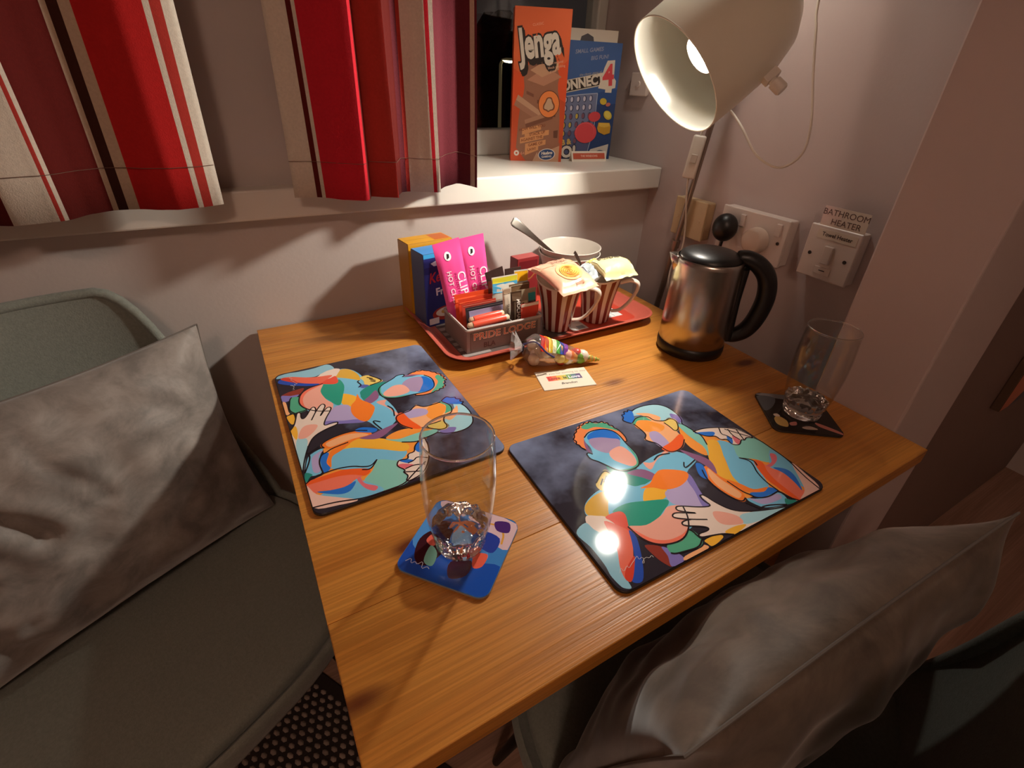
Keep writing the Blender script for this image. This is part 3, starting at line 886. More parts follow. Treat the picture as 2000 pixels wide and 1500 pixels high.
# spout lip on the side away from the handle
bm = bmesh.new()
N_ = 9
vs_t, vs_b = [], []
for i in range(N_):
    a = PI + (i / (N_ - 1) - 0.5) * 0.62
    k = 1 - abs(i / (N_ - 1) - 0.5) * 2
    vs_t.append(bm.verts.new(((0.0518 + 0.013 * k) * math.cos(a), (0.0518 + 0.013 * k) * math.sin(a), 0.1655 + 0.002 * k)))
    vs_b.append(bm.verts.new((0.0528 * math.cos(a), 0.0528 * math.sin(a), 0.150 - 0.014 * k)))
for i in range(N_ - 1): bm.faces.new((vs_t[i], vs_b[i], vs_b[i + 1], vs_t[i + 1]))
o = bobj('spout', bm, brushed('kettle_steel', 'bcb4ab', 0.24), kt, smooth=True); o.modifiers.new('t', 'SOLIDIFY').thickness = 0.0012
hp = catmull([(0.040, 0, 0.170), (0.058, 0, 0.169), (0.077, 0, 0.159), (0.0925, 0, 0.140), (0.0990, 0, 0.110), (0.0950, 0, 0.075), (0.085, 0, 0.050), (0.070, 0, 0.037), (0.052, 0, 0.032)], 8)
hr = [0.0112 + 0.0042 * math.sin(PI * min(1, i / (len(hp) - 1) * 1.05)) ** 0.5 if i > 0 else 0.011 for i in range(len(hp))]
bobj('handle', add_tube(bmesh.new(), hp, hr, 16, up=(0, 1, 0), sx=1.0, sy=0.95), BLK, kt, smooth=True)
bobj('handle_mount', add_tube(bmesh.new(), [(0.0535, 0, 0.155), (0.0555, 0, 0.100), (0.0562, 0, 0.030)], [0.017, 0.0125, 0.017], 14, up=(0, 1, 0), sy=0.55), BLK, kt, smooth=True)

# ================================================================== PLACEMATS
ART=[
('sky','-119,-9 -97,0 -78,0 -60,-1 -17,14 20,18 38,8 47,-11 19,-23 14,-40 6,-59 1,-74 -43,-87 -76,-91 -96,-72 -98,-56 -113,-34 -128,-24'),
('oran4','78,51 89,31 116,6 152,-18 152,-48 143,-90 140,-113 103,-113 93,-91 76,-86 48,-84 45,-73 41,-53 51,-26 51,-41 66,-12 62,20'),
('teal2','-60,31 -46,11 -32,9 -18,-9 -35,-15 -51,-14 -61,-2 -65,12'),
('mauve','-47,8 -27,6 -18,-9 -28,-14 -36,-5'),
('gold','-122,-12 -108,-5 -92,-3 -84,-8 -104,-34 -113,-33 -122,-28 -127,-22'),
('sky','-84,-7 -66,-3 -53,-13 -40,-17 -56,-34 -70,-31 -88,-30 -106,-34'),
('yel','-46,-22 -34,-22 -23,-33 -34,-42 -51,-41 -59,-35'),
('sky','-17,0 4,11 25,12 38,8 47,-11 26,-18 18,-20 -3,-6'),
('pink','-17,14 -6,9 20,18 24,14 4,11 -17,0'),
('lav','-27,-35 -5,-36 15,-28 15,-40 6,-59 1,-74 -25,-60 -33,-49'),
('lav2','17,-24 19,-30 11,-50 1,-75 -5,-70 4,-50 9,-34'),
('oran','-49,-18 -34,-17 -18,-8 -4,-6 18,-20 14,-30 -5,-36 -24,-33 -35,-24'),
('teal','-99,-31 -79,-29 -56,-36 -35,-44 -36,-50 -50,-56 -70,-64 -86,-60 -98,-55 -91,-43 -96,-37'),
('pink','-98,-55 -79,-62 -55,-59 -40,-53 -25,-60 -31,-74 -43,-87 -58,-93 -77,-91 -89,-83 -96,-72'),
('salm','-98,-54 -92,-67 -85,-79 -71,-87 -53,-88 -40,-84 -47,-90 -59,-94 -77,-91 -89,-84 -96,-72'),
('pale','-129,-24 -118,-29 -110,-35 -105,-51 -100,-58 -107,-73 -115,-80 -124,-75 -121,-59 -132,-48 -135,-35'),
('sky2','-151,-38 -135,-31 -132,-42 -127,-52 -123,-62 -129,-79 -134,-91 -139,-104 -141,-112 -147,-109 -149,-104 -150,-93 -148,-81 -148,-59'),
('red','-111,-34 -94,-34 -90,-41 -97,-55 -101,-63 -106,-53 -109,-42'),
('salm2','-116,-38 -105,-51 -101,-60 -107,-73 -121,-91 -135,-106 -140,-103 -137,-91 -127,-74 -121,-59'),
('blue2','-100,-59 -99,-70 -113,-95 -127,-111 -136,-106 -120,-92 -107,-72'),
('redd','-134,-95 -116,-86 -123,-95 -135,-106 -140,-103'),
('brn','-98,-81 -84,-90 -86,-101 -91,-112 -96,-104 -98,-94'),
('lav2','-84,-90 -76,-100 -74,-112 -91,-112 -86,-101'),
('green','-77,-91 -59,-94 -42,-87 -40,-102 -50,-108 -66,-105 -77,-103 -81,-100'),
('peach','-71,-109 -49,-109 -43,-108 -43,-113 -73,-113'),
('yel','-38,-104 -21,-105 -18,-110 -36,-113 -39,-108'),
('oran2','-70,87 -57,101 -44,109 -29,110 -23,103 -11,100 -8,90 -4,80 -4,64 -9,53 -11,55 -10,68 -12,80 -22,89 -42,92 -55,84 -59,75 -64,60 -67,67 -70,74'),
('green','-46,104 -30,108 -23,102 -12,99 -8,88 -5,76 -14,85 -28,96 -42,97'),
('mauve','-56,83 -50,86 -59,75 -64,57 -66,63 -62,74'),
('sky','-55,84 -42,92 -22,89 -12,80 -10,68 -13,51 -13,38 -15,26 -22,14 -31,10 -46,11 -55,18 -61,30 -66,40 -72,47 -71,57 -67,58 -64,53 -59,65 -59,75'),
('green','-15,47 -15,33 -22,14 -31,10 -46,11 -53,17 -38,13 -26,16 -19,26'),
('blue','-48,86 -32,90 -18,86 -12,76 -15,60 -26,69 -37,76 -52,78'),
('mauve2','-52,78 -37,76 -24,68 -16,61 -24,50 -34,48 -44,46 -52,53 -56,64'),
('pink','-43,47 -29,51 -21,48 -19,33 -22,21 -27,15 -34,15 -41,23 -47,35'),
('gold2','-90,11 -74,22 -66,23 -63,4 -68,-2 -79,-1 -90,-3 -93,4'),
('blue3','-64,3 -60,-6 -68,-11 -70,-5'),
('sky','99,3 113,-13 100,-34 111,-45 98,-69 89,-83 77,-85 67,-79 60,-66 65,-50 81,-26'),
('yel','87,8 99,1 78,-29 64,-52 60,-66 50,-53 52,-36 64,-15'),
('aqua','115,6 142,-5 152,-18 152,-39 143,-54 126,-56 114,-43 99,-32 111,-12'),
('oran','39,-28 51,-26 50,-45 57,-64 49,-83 41,-86 35,-77 31,-60 32,-41'),
('peach','48,-29 47,-48 49,-63 50,-76 42,-80 38,-73 35,-56 39,-39'),
('blue','41,-16 46,-23 34,-42 29,-36 32,-27'),
('oran','53,-53 62,-65 69,-78 87,-83 76,-86 64,-81 53,-71'),
('blue','60,-80 76,-86 88,-84 92,-92 73,-94 60,-89'),
('sky','48,-84 63,-91 90,-94 91,-105 82,-110 62,-105 53,-99'),
('lav','52,-85 62,-92 87,-95 86,-102 67,-101 57,-97'),
('teal2','89,-104 93,-108 100,-113 83,-111'),
('salm','110,-47 117,-55 121,-62 127,-78 122,-94 120,-105 138,-113 103,-113 98,-109 98,-88 98,-69'),
('oran3','110,-45 118,-52 110,-65 105,-82 104,-104 103,-113 98,-109 97,-88 98,-69'),
('sky','149,-40 152,-63 143,-90 140,-113 126,-103 124,-91 128,-77 119,-63 126,-56'),
('pale2','151,-69 149,-88 140,-113 105,-113 122,-106 135,-90'),
('blue','122,-64 134,-73 133,-86 119,-105 123,-92 125,-77'),
('rose','141,-45 146,-50 137,-58 121,-62 118,-58 130,-56'),
('mauve','41,11 49,2 61,-20 50,-41 49,-26 44,-6'),
('aqua','77,51 85,45 87,29 89,19 81,3 66,-13 73,7 73,30'),
('oran4','70,41 70,28 74,4 65,-12 58,2 59,20'),
('peach','23,79 42,86 55,79 64,66 66,55 65,42 62,24 48,13 32,11 24,17 24,34 18,40 14,47 23,53 24,63'),
('oran4','22,76 38,81 50,71 58,57 44,50 26,60'),
('lav','30,55 41,51 38,26 24,24 22,42'),
('oran3','23,24 43,28 65,35 62,24 48,13 32,11 24,16'),
('green','23,81 36,89 53,84 53,73 44,78 33,82 23,76'),
('sky3','32,95 49,105 65,105 83,100 93,89 94,74 91,57 83,51 79,68 65,67 57,78 50,88'),
('peach','41,96 58,89 67,74 53,70 48,86'),
('blue','21,102 40,105 32,88 21,82 16,88'),
('lav2','85,75 94,64 87,52 79,59'),
('gold2','64,65 78,67 82,58 71,43 63,42 64,52'),
('pale','85,31 104,30 127,21 145,8 150,-10 148,-15 141,-9 133,-13 131,-9 121,-16 115,-14 111,-10 115,0 105,2 106,11 96,14 89,22'),
('blue','85,28 109,19 105,13 97,15 89,22'),
('blue','120,5 121,-3 112,-11 114,-2'),
('rose','127,2 129,-9 120,-15 119,-9'),
('pale','4,-57 9,-58 12,-74 20,-90 36,-99 58,-107 81,-113 39,-113 -5,-113 -14,-107 -28,-103 -40,-100 -39,-95 -27,-97 -22,-95 -27,-90 -44,-81 -44,-77 -39,-76 -31,-78 -45,-69 -46,-65 -40,-63 -29,-69 -16,-76 -34,-64 -35,-59 -30,-57 -9,-70 5,-75'),
('sky3','22,-98 43,-102 81,-113 39,-113 16,-108'),
('yel','-11,-106 6,-106 17,-110 -5,-113'),
('pink','-1,-81 11,-88 19,-99 15,-107 -3,-100 -7,-91'),
]
ARTLINES=[
'-55,84 -42,92 -22,89 -12,80 -10,68 -13,51 -13,38 -15,26 -22,14 -31,10 -46,11 -55,18 -61,30 -66,40 -72,47 -71,57 -67,58 -64,53',
'-70,87 -65,91 -63,96 -57,98 -55,103 -49,103 -46,109 -42,106 -36,111 -34,106 -27,111 -27,105 -20,106 -20,101 -12,103 -13,97 -7,97 -10,91 -5,89 -7,83 -4,80 -4,64 -9,53 -11,55',
'-70,87 -68,82 -72,78 -69,75 -70,70 -67,63',
'23,79 24,63 23,53 14,47 18,40 24,34 24,17 32,11 48,13 62,24',
'23,81 36,89 53,84 53,73 65,65 78,67 82,58 71,43 63,42 64,52 63,63',
'21,102 26,101 29,108 33,103 37,109 40,103 50,106 66,106 84,101 93,90 95,75 91,57 83,50 85,45 87,29 89,19 81,3',
'21,102 20,96 14,92 17,86 21,81',
'85,31 104,30 127,21 145,8 150,-10 148,-15 141,-9 133,-13 131,-9 121,-16 115,-14 111,-10 115,0 105,2 106,11 96,14 89,22 85,31',
'123,21 115,10 120,5 121,-3',
'132,14 127,2 129,-9',
'142,8 137,-3 133,-13',
'4,-57 9,-58 12,-74 20,-90 36,-99 58,-107 81,-113',
'4,-57 2,-64 5,-75 -9,-70 -30,-57 -35,-59 -34,-64 -16,-76 -29,-69 -40,-63 -46,-65 -45,-69 -31,-78 -15,-86',
'-31,-78 -39,-76 -44,-77 -44,-81 -27,-90 -22,-95 -27,-97 -39,-95 -40,-100 -28,-103 -14,-107 -5,-113',
'-98,-55 -96,-72 -89,-84 -77,-91 -59,-94 -43,-87 -31,-74 -25,-60',
'-81,-100 -77,-103 -66,-105 -50,-108 -40,-102',
'-43,-87 -41,-90 -41,-97 -40,-102 -31,-103',
'39,-28 32,-41 31,-60 35,-77 41,-86 49,-83',
'51,-55 52,-63 54,-76 58,-82 60,-89 73,-94 92,-93',
'48,-84 46,-91 50,-101 58,-101 68,-104 83,-111',
'98,-33 106,-42 103,-51 96,-61 92,-78 93,-91 93,-103 101,-113',
'98,-33 106,-39 111,-45 107,-53',
'128,16 142,-5 152,-18 152,-39 152,-63 143,-90 140,-113',
'29,-8 23,-14 24,-17 45,-11',
'-2,11 9,16 25,12',
'-90,11 -74,22 -66,23 -63,4',
'-87,6 -79,13',
'-81,8 -72,15',
'-75,8 -69,14',
'-83,-6 -81,-10 -69,-6 -65,-12',
'43,-88 49,-99 51,-104 36,-99',
]
ARTSIG='-141,-95 -136,-90 -137,-96 -129,-91 -130,-95 -124,-92 -117,-89 -113,-87 -115,-92 -109,-90 -112,-97 -115,-96 -107,-92 -104,-95 -100,-93 -100,-96'

ACOL = dict(teal='2f9a83', teal2='2c8d80', mauve='8d5f84', mauve2='a68fb0', gold='d9a83f', gold2='e3c46a', sky='78bddb', sky2='8fc0d2', sky3='a6d3dd', yel='f2b33d', pink='eda996',
            lav='b3a3cb', lav2='8276b8', oran='f5802f', oran2='ef8a52', oran3='f0602a', oran4='f59a42', salm='f0785f', salm2='e86a52', pale='e9d3c4', pale2='efc4b4', red='e5523c', redd='d2402c',
            blue='2b72cf', blue2='2c4fae', blue3='5a63a8', brn='8d3a2f', green='57a987', peach='f4b07c', aqua='86c6b8', rose='e0707a')
def pp(s, k=0.001): return [tuple(float(c) * k for c in q.split(',')) for q in s.split()]
def rrect(w_, h_, r, n=7):
    out = []
    for cx, cy, a0 in ((w_ / 2 - r, h_ / 2 - r, 0), (-w_ / 2 + r, h_ / 2 - r, PI / 2), (-w_ / 2 + r, -h_ / 2 + r, PI), (w_ / 2 - r, -h_ / 2 + r, 1.5 * PI)):
        out += [(cx + r * math.cos(a0 + PI / 2 * i / n), cy + r * math.sin(a0 + PI / 2 * i / n)) for i in range(n + 1)]
    return out
def slab(name, w_, h_, r, t, m, parent, z0=0.0):
    bm = bmesh.new()
    P = rrect(w_, h_, r); Q = rrect(w_ - .0012, h_ - .0012, r - .0006)
    a = [bm.verts.new((x, y, z0)) for x, y in Q]; b_ = [bm.verts.new((x, y, z0 + .0006)) for x, y in P]
    c = [bm.verts.new((x, y, z0 + t - .0006)) for x, y in P]; d = [bm.verts.new((x, y, z0 + t)) for x, y in Q]
    n = len(P)
    for A, B in ((a, b_), (b_, c), (c, d)):
        for i in range(n): bm.faces.new((A[i], A[(i + 1) % n], B[(i + 1) % n], B[i]))
    bm.faces.new(a[::-1]); bm.faces.new(d)
    return bobj(name, bm, m, parent)
def cloudy(name, c1, c2, rough, scale):
    if name in _m: return _m[name]
    m = mat(name, c1, rough)
    nt = m.node_tree; b = nt.nodes['Principled BSDF']
    tc = nt.nodes.new('ShaderNodeTexCoord'); n = nt.nodes.new('ShaderNodeTexNoise'); n.inputs['Scale'].default_value = scale; n.inputs['Detail'].default_value = 4
    sx = nt.nodes.new('ShaderNodeSeparateXYZ'); nt.links.new(tc.outputs['Object'], sx.inputs[0])
    ad = nt.nodes.new('ShaderNodeMath'); ad.operation = 'MULTIPLY_ADD'; ad.inputs[1].default_value = 1.9; ad.inputs[2].default_value = 0.0
    nt.links.new(sx.outputs[1], ad.inputs[0])
    a2 = nt.nodes.new('ShaderNodeMath'); a2.operation = 'ADD'; nt.links.new(ad.outputs[0], a2.inputs[0]); nt.links.new(n.outputs['Fac'], a2.inputs[1])
    nt.links.new(tc.outputs['Object'], n.inputs['Vector'])
    r = nt.nodes.new('ShaderNodeValToRGB'); r.color_ramp.elements[0].position = 0.50; r.color_ramp.elements[0].color = (*srgb(c1), 1)
    r.color_ramp.elements[1].position = 0.82; r.color_ramp.elements[1].color = (*srgb(c2), 1)
    nt.links.new(a2.outputs[0], r.inputs[0]); nt.links.new(r.outputs[0], b.inputs['Base Color'])
    return m
MATM = cloudy('placemat_ground', '2f2a33', '7c84a0', 0.07, 14)
MATE = mat('placemat_edge', '2a2420', 0.5)
def placemat(label, loc, rz):
    t = thing('placemat', label, 'placemat', loc, rz, 'glossy art placemats on the table')
    slab('board', 0.3074, 0.2279, 0.012, 0.0035, MATE, t)
    slab('gloss_face', 0.3066, 0.2271, 0.0117, 0.00095, MATM, t, 0.0030)
    items = [(ACOL[k], [in_rr(q, .1526, .1129, .0112) for q in (smooth(pp(s), 4) if len(s.split()) < 22 else chaikin(pp(s), 1))]) for k, s in ART]
    items += [('241d22', 'L', chaikin(pp(s), 2, False), 0.0017) for s in ARTLINES]
    items += [('d8d2cc', 'L', chaikin(pp(ARTSIG), 1, False), 0.0004)]
    printed('artwork', items, t, (0, 0, 0.00395), rough=0.07, step=4e-6, base=3e-5)
    return t
placemat('glossy art placemat at the left rear, heads pointing to the right', (-0.6144, -0.3306, TZ), math.radians(-90 + 0.7))
placemat('glossy art placemat at the front right reflecting the lamp', (-0.3470, -0.5940, TZ), math.radians(-1.2))

# ================================================================== COASTERS AND GLASSES
def coaster(label, loc, rz, items, face):
    t = thing('coaster', label, 'coaster', loc, rz, 'square art coasters under the glasses')
    slab('board', 0.094, 0.094, 0.011, 0.0028, MATE if face != '3f7fc4' else mat('coaster_edge', '8d7f74', 0.5), t)
    slab('gloss_face', 0.0934, 0.0934, 0.0107, 0.0006, mat('coaster_face_' + face, face, 0.08), t, 0.0026)
    printed('artwork', items, t, (0, 0, 0.0032), rough=0.08, step=4e-6, base=3e-5)
    return t
def blob(s): return [in_rr(q, .0464, .0464, .0103) for q in smooth(pp(s), 4)]
c1 = [('1f4fae', blob('-46,-40 -46,-12 -25,-18 -5,-8 15,-16 46,-10 46,-40 38,-46 -38,-46')), ('d7b7bd', blob('-38,46 46,46 46,10 20,16 -5,26 -30,30')), ('4f93d8', blob('-46,-12 -30,-20 -28,10 -40,30 -46,30')),
      ('3a1a22', blob('-34,-30 -20,-34 -10,-10 -14,8 -30,8 -40,-8')), ('e36a5a', blob('-30,2 -22,-4 -24,-12 -33,-8')), ('7fb7a6', blob('-26,-12 -16,-18 -14,-32 -24,-30')),
      ('e8875c', blob('-12,12 4,16 6,6 -8,2')), ('9fc4e6', blob('-6,2 10,8 14,-14 0,-18')), ('472134', blob('0,-22 18,-14 20,-30 6,-38')), ('e2604a', blob('18,-6 30,-2 30,-16 22,-20')),
      ('2c3f9a', blob('14,22 34,20 34,2 20,4')), ('d69a3a', 'L', chaikin(pp('10,30 24,36 36,28 38,14'), 2, False), .002), ('4c2a6e', blob('22,38 36,42 40,30 28,28')),
      ('9fb9a8', blob('-20,34 -6,40 4,32 -8,26')), ('dfe3ee', 'L', chaikin(pp('-40,-36 -36,-31 -34,-37 -31,-33 -28,-36 -24,-30 -22,-39 -18,-34 -15,-36'), 1, False), .0006)]
coaster('blue printed coaster under the front drinking glass', (-0.6080, -0.5850, TZ), math.radians(-49), c1, '3f7fc4')
c2 = [('8f959b', blob('-46,46 20,46 46,44 20,34 -30,36')), ('5b636b', blob('-46,36 -20,36 -30,12 -46,0')), ('d8b56a', blob('-38,-18 -30,-12 -22,-22 -26,-36 -38,-32')), ('e6d2c2', blob('-36,-8 -30,-6 -28,-12 -35,-13')),
      ('cf8a80', blob('-20,-26 -10,-22 -12,-30 -20,-32')), ('c77f74', blob('18,-20 40,-34 46,-44 30,-36 18,-28')), ('b9a99b', blob('-6,-34 6,-30 14,-36 -2,-38')), ('c8c0b4', blob('-10,0 10,10 16,-10 0,-18'))]
coaster('dark printed coaster under the rear drinking glass by the wall', (-0.0905, -0.6030, TZ), math.radians(-36), c2, '25211f')

GWALL = clear('drinking_glass_wall', (0.955, 0.96, 0.955), 1.42, 0.012)
GBASE = solid_glass('drinking_glass_base', 1.5)
def tumbler(label, loc):
    t = thing('drinking_glass', label, 'glass', loc, 0.3, 'tall drinking glasses on coasters')
    prof_o = [(0.0262, 0.012), (0.0278, 0.022), (0.0300, 0.034), (0.0322, 0.052), (0.0338, 0.074), (0.0340, 0.095), (0.0330, 0.116), (0.0317, 0.1335)]
    prof_i = [(r - 0.0011, z) for r, z in reversed(prof_o[2:])]
    lathe('wall', prof_o + [(0.0314, 0.1347), (0.0309, 0.1347)] + prof_i, GWALL, t, 64)
    lathe('rim', [(0.03135 + 0.00095 * math.cos(a), 0.1342 + 0.0012 * math.sin(a)) for a in (2 * PI * i / 10 for i in range(10))], GBASE, t, 64, closed=True)
    def cut(r, z, a):
        w_ = math.sin(a * 8 + z * 330) * math.sin(a * 8 - z * 330)
        q = noise.noise(Vector((math.cos(a) * r * 160, math.sin(a) * r * 160, z * 90)))
        return (r * (1 + 0.035 * w_ * math.sin(PI * min(1, max(0, z / 0.034)))), z + 0.0045 * q * (1 if z > .019 else 0.15))
    lathe('base', [(0, 0.0), (0.0205, 0.0), (0.0238, 0.0025), (0.0250, 0.008), (0.0256, 0.014), (0.0263, 0.020), (0.0272, 0.027), (0.0262, 0.0285), (0.0225, 0.0290), (0.0185, 0.0280), (0.0145, 0.0290), (0.0105, 0.0280), (0.006, 0.0292), (0, 0.0285)], GBASE, t, 72, wob=cut)
    return t
tumbler('tall drinking glass on the blue coaster at the front', (-0.6070, -0.5835, TZ + 0.00335))
tumbler('tall drinking glass on the dark coaster by the right wall', (-0.0865, -0.6050, TZ + 0.00335))

# ================================================================== TRAY
Z0 = TZ + 0.0038
tray = thing('serving_tray', 'red rimmed rectangular tray with printed grey base', 'tray', (-0.2680, -0.1470, TZ))
bm = bmesh.new()
prof = [(0.026, 0.0), (0.020, 0.0005), (0.004, 0.0145), (0.0, 0.0160), (0.0, 0.0172), (0.003, 0.0176), (0.006, 0.0160), (0.022, 0.0040), (0.028, 0.0036)]
rings = [[bm.verts.new((x, y, z)) for x, y in rrect(0.434 - 2 * i_, 0.276 - 2 * i_, 0.040 - i_ * 0.6, 8)] for i_, z in prof]
n = len(rings[0])
for A, B in zip(rings, rings[1:]):
    for i in range(n): bm.faces.new((A[i], A[(i + 1) % n], B[(i + 1) % n], B[i]))
bm.faces.new(rings[0][::-1]); bm.faces.new(rings[-1])
bobj('body', bm, mat('tray_red', 'b8594a', 0.3), tray, smooth=True)
it = [('5f534f', [(-.186, -.108), (.02, -.108), (.03, .108), (-.186, .108)]), ('b8402f', rect(.03, -.108, .186, .108))]
for k in range(10): it.append(('9b9490', rect(-.184, -.105 + k * .021, -.135, -.094 + k * .021)))
it += [('cfd0cc', rect(.035, -.104, .07, -.07)), ('8d99a0', rect(.05, -.100, .066, -.088)), ('cfd2d0', rect(.125, -.085, .168, -.045)), ('7f8a90', 'L', [(.140, -.083), (.140, -.047)], .0015), ('7f8a90', 'L', [(.150, -.083), (.150, -.047)], .0015),
       ('cfd2d0', rect(.106, -.085, .120, -.045))]
printed('base_print', it, tray, (0, 0, 0.0036), rough=0.3, step=3e-6, base=3e-5)

# ------------------------------------------------------------------ cereal boxes
def carton(name, label, cat, loc, rz, w_, d, h, faces, group=None, tilt=0.0, bev=0.0008):
    """faces: dict side-> hex for front,left,top,right,back"""
    t = thing(name, label, cat, loc, rot=(tilt, 0, rz), group=group)
    bm = add_box(bmesh.new(), 0, w_, 0, d, 0, h)
    mats, idx = [], {}
    for f in bm.faces: f.normal_update()
    for f in bm.faces:
        nrm = f.normal
        s = 'front' if nrm.y < -.5 else 'back' if nrm.y > .5 else 'left' if nrm.x < -.5 else 'right' if nrm.x > .5 else 'top' if nrm.z > .5 else 'bottom'
        m = paint(faces.get(s, faces['front']), 0.35)
        if m not in mats: mats.append(m)
        f.material_index = mats.index(m)
    if bev: bmesh.ops.bevel(bm, geom=list(bm.edges), offset=bev, segments=2, affect='EDGES')
    bobj('carton', bm, mats, t)
    return t
cb = carton('cereal_box', 'yellow mini cereal box standing behind the blue one', 'cereal box', (-0.4800, -0.0800, Z0), math.radians(7), 0.088, 0.042, 0.142,
            dict(front='d79a20', top='e0a32a', left='b4802f', right='c5622a', back='c98f24'), 'mini cereal boxes on the tray')
printed('top_print', [('c9682c', rect(.055, .004, .086, .038)), ('b8862a', 'L', [(.004, .021), (.055, .021)], .0012)], cb, (0, 0, 0.142))
cb = carton('cereal_box', 'blue mini cereal box with red script beside the pink sachets', 'cereal box', (-0.4700, -0.1260, Z0), math.radians(9), 0.085, 0.043, 0.136,
            dict(front='2b3278', top='3f8fd6', left='4d5d88', right='2b3278', back='2b3278'), 'mini cereal boxes on the tray')
printed('front_print', [('3fa9e6', rect(.001, .128, .084, .1355)), ('20255f', rect(.001, .1, .084, .112)), ('dfe3f2', [(.014, .1185), (.03, .124), (.05, .1205), (.066, .1255), (.080, .122), (.08, .118), (.05, .114), (.02, .113)]),
        ('c0343a', 'T', "Kellogg's", .044, .094, .026, .10, {'bold': .0005, 'sh': .3, 'sx': .78}), ('e9e6f0', 'T', 'Frosties', .052, .066, .019, .06, {'bold': .0006}),
        ('a8382e', ell(.045, .022, .032, .014)), ('e6dfd2', ell(.044, .024, .024, .009)), ('c9a25c', ell(.038, .025, .007, .004)), ('d9b370', ell(.05, .023, .007, .004)), ('e9e6f0', rect(.006, .004, .026, .016))],
        cb, (0, 0, 0), FACE_Y)

# ------------------------------------------------------------------ caddy
GREY = mat('caddy_grey', '8d8580', 0.4, noise_amt=0.04, noise_scale=30)
cx0, cx1, cy0, cy1, ch_ = -0.4440, -0.3030, -0.2435, -0.1480, 0.042
caddy = thing('sachet_caddy', 'grey open box holding drink sachets at the front of the tray', 'caddy', ((cx0 + cx1) / 2, (cy0 + cy1) / 2, Z0))
hw, hd = (cx1 - cx0) / 2, (cy1 - cy0) / 2
box('bottom', -hw, hw, -hd, hd, 0, 0.002, GREY, caddy)
box('front_wall', -hw, hw, -hd, -hd + .0025, 0.002, ch_, GREY, caddy, 0.0006)
box('back_wall', -hw, hw, hd - .0025, hd, 0.002, ch_, GREY, caddy, 0.0006)
box('side_wall', -hw, -hw + .0025, -hd + .0025, hd - .0025, 0.002, ch_, GREY, caddy, 0.0006)
box('side_wall', hw - .0025, hw, -hd + .0025, hd - .0025, 0.002, ch_, GREY, caddy, 0.0006)
box('divider', .018, .0195, -hd + .0025, hd - .0025, 0.002, ch_ - .004, GREY, caddy)
lipm = mat('caddy_lip', 'b9b0a8', 0.35)
bm = bmesh.new()
P = [(x, y, ch_) for x, y in rrect(2 * hw + .001, 2 * hd + .001, .004, 3)]
add_tube(bm, P, 0.0024, 6, closed=True)
bobj('lip', bm, lipm, caddy, smooth=True)
pl = box('name_plate', -hw + .006, hw - .006, -hd - .0012, -hd, 0.002, ch_ - .006, mat('caddy_plate', '6f6058', 0.45), caddy)
gl = [('c9b7a4', 'L', [(-.062, .0165), (.062, .0165)], .0006),
      ('2b211d', 'T', 'PRIDE LODGE', .0008, .0085, .0172, 0, {'bold': .0009, 'sx': 1.12}), ('e8ceb4', 'T', 'PRIDE LODGE', 0, .0090, .0172, 0, {'bold': .0007, 'sx': 1.12}), ('c2562a', 'T', 'PRIDE LODGE', 0, .0090, .0172, 0, {'bold': -.0001, 'sx': 1.12}),
      ('4a332b', 'T', 'BLA', -.030, -.0085, .013, 0, {'bold': .0003})]
printed('lettering', gl, pl, (0, -hd - .0012, 0.019), FACE_Y, step=1.5e-5)

# ------------------------------------------------------------------ sachets
def sachet(label, loc, rz, lean, w_, h, th, items, body, cat='sachet', name='drink_sachet', group='sachets standing in the caddy', roll=0.0, seam=True, rough=0.3, crimp=0.008):
    """pillow pack standing on its lower edge; local x width, z height, front faces -y"""
    t = thing(name, label, cat, loc, rot=(lean, roll, rz), group=group)
    def thick(u, v):
        e = min(1, max(0, (min(v, 1 - v) * h - crimp) / (h * 0.22)))
        return th / 2 * (max(0, 1 - abs(u) ** 3)) ** .5 * (math.sin(e * PI / 2)) + 0.0003
    def pt(u, v, s):
        q = Vector((u * 1.3 + loc[0] * 50, v * 3, s))
        wv = 0.0006 * noise.noise(q * 2.1) * (1 if 0.02 < v < 0.98 else .3)
        return Vector((u * w_ / 2 * (1 - 0.03 * math.sin(PI * v)), s * thick(u, v) + wv, v * h))
    nu, nv = 10, 18
    bm = bmesh.new()
    A = [[bm.verts.new(pt(i / nu * 2 - 1, j / nv, -1)) for j in range(nv + 1)] for i in range(nu + 1)]
    B = [[bm.verts.new(pt(i / nu * 2 - 1, j / nv, 1)) for j in range(nv + 1)] for i in range(nu + 1)]
    for i in range(nu):
        for j in range(nv):
            bm.faces.new((A[i][j], A[i + 1][j], A[i + 1][j + 1], A[i][j + 1])); bm.faces.new((B[i][j], B[i][j + 1], B[i + 1][j + 1], B[i + 1][j]))
        bm.faces.new((A[i][nv], A[i + 1][nv], B[i + 1][nv], B[i][nv])); bm.faces.new((A[i][0], B[i][0], B[i + 1][0], A[i + 1][0]))
    for j in range(nv):
        bm.faces.new((A[0][j], A[0][j + 1], B[0][j + 1], B[0][j])); bm.faces.new((A[nu][j], B[nu][j], B[nu][j + 1], A[nu][j + 1]))
    bobj('packet', bm, paint(body, rough), t, smooth=True)
    if items:
        wp_ = lambda x, y, z: (x, -thick(max(-1, min(1, x / (w_ / 2))), max(0, min(1, y / h))) - 0.0004 + 0.0006 * noise.noise(Vector((x / (w_ / 2) * 1.3 + loc[0] * 50, y / h * 3, -1)) * 2.1) - z, y)
        printed('print', items, t, rough=rough, warp=wp_)
    return t
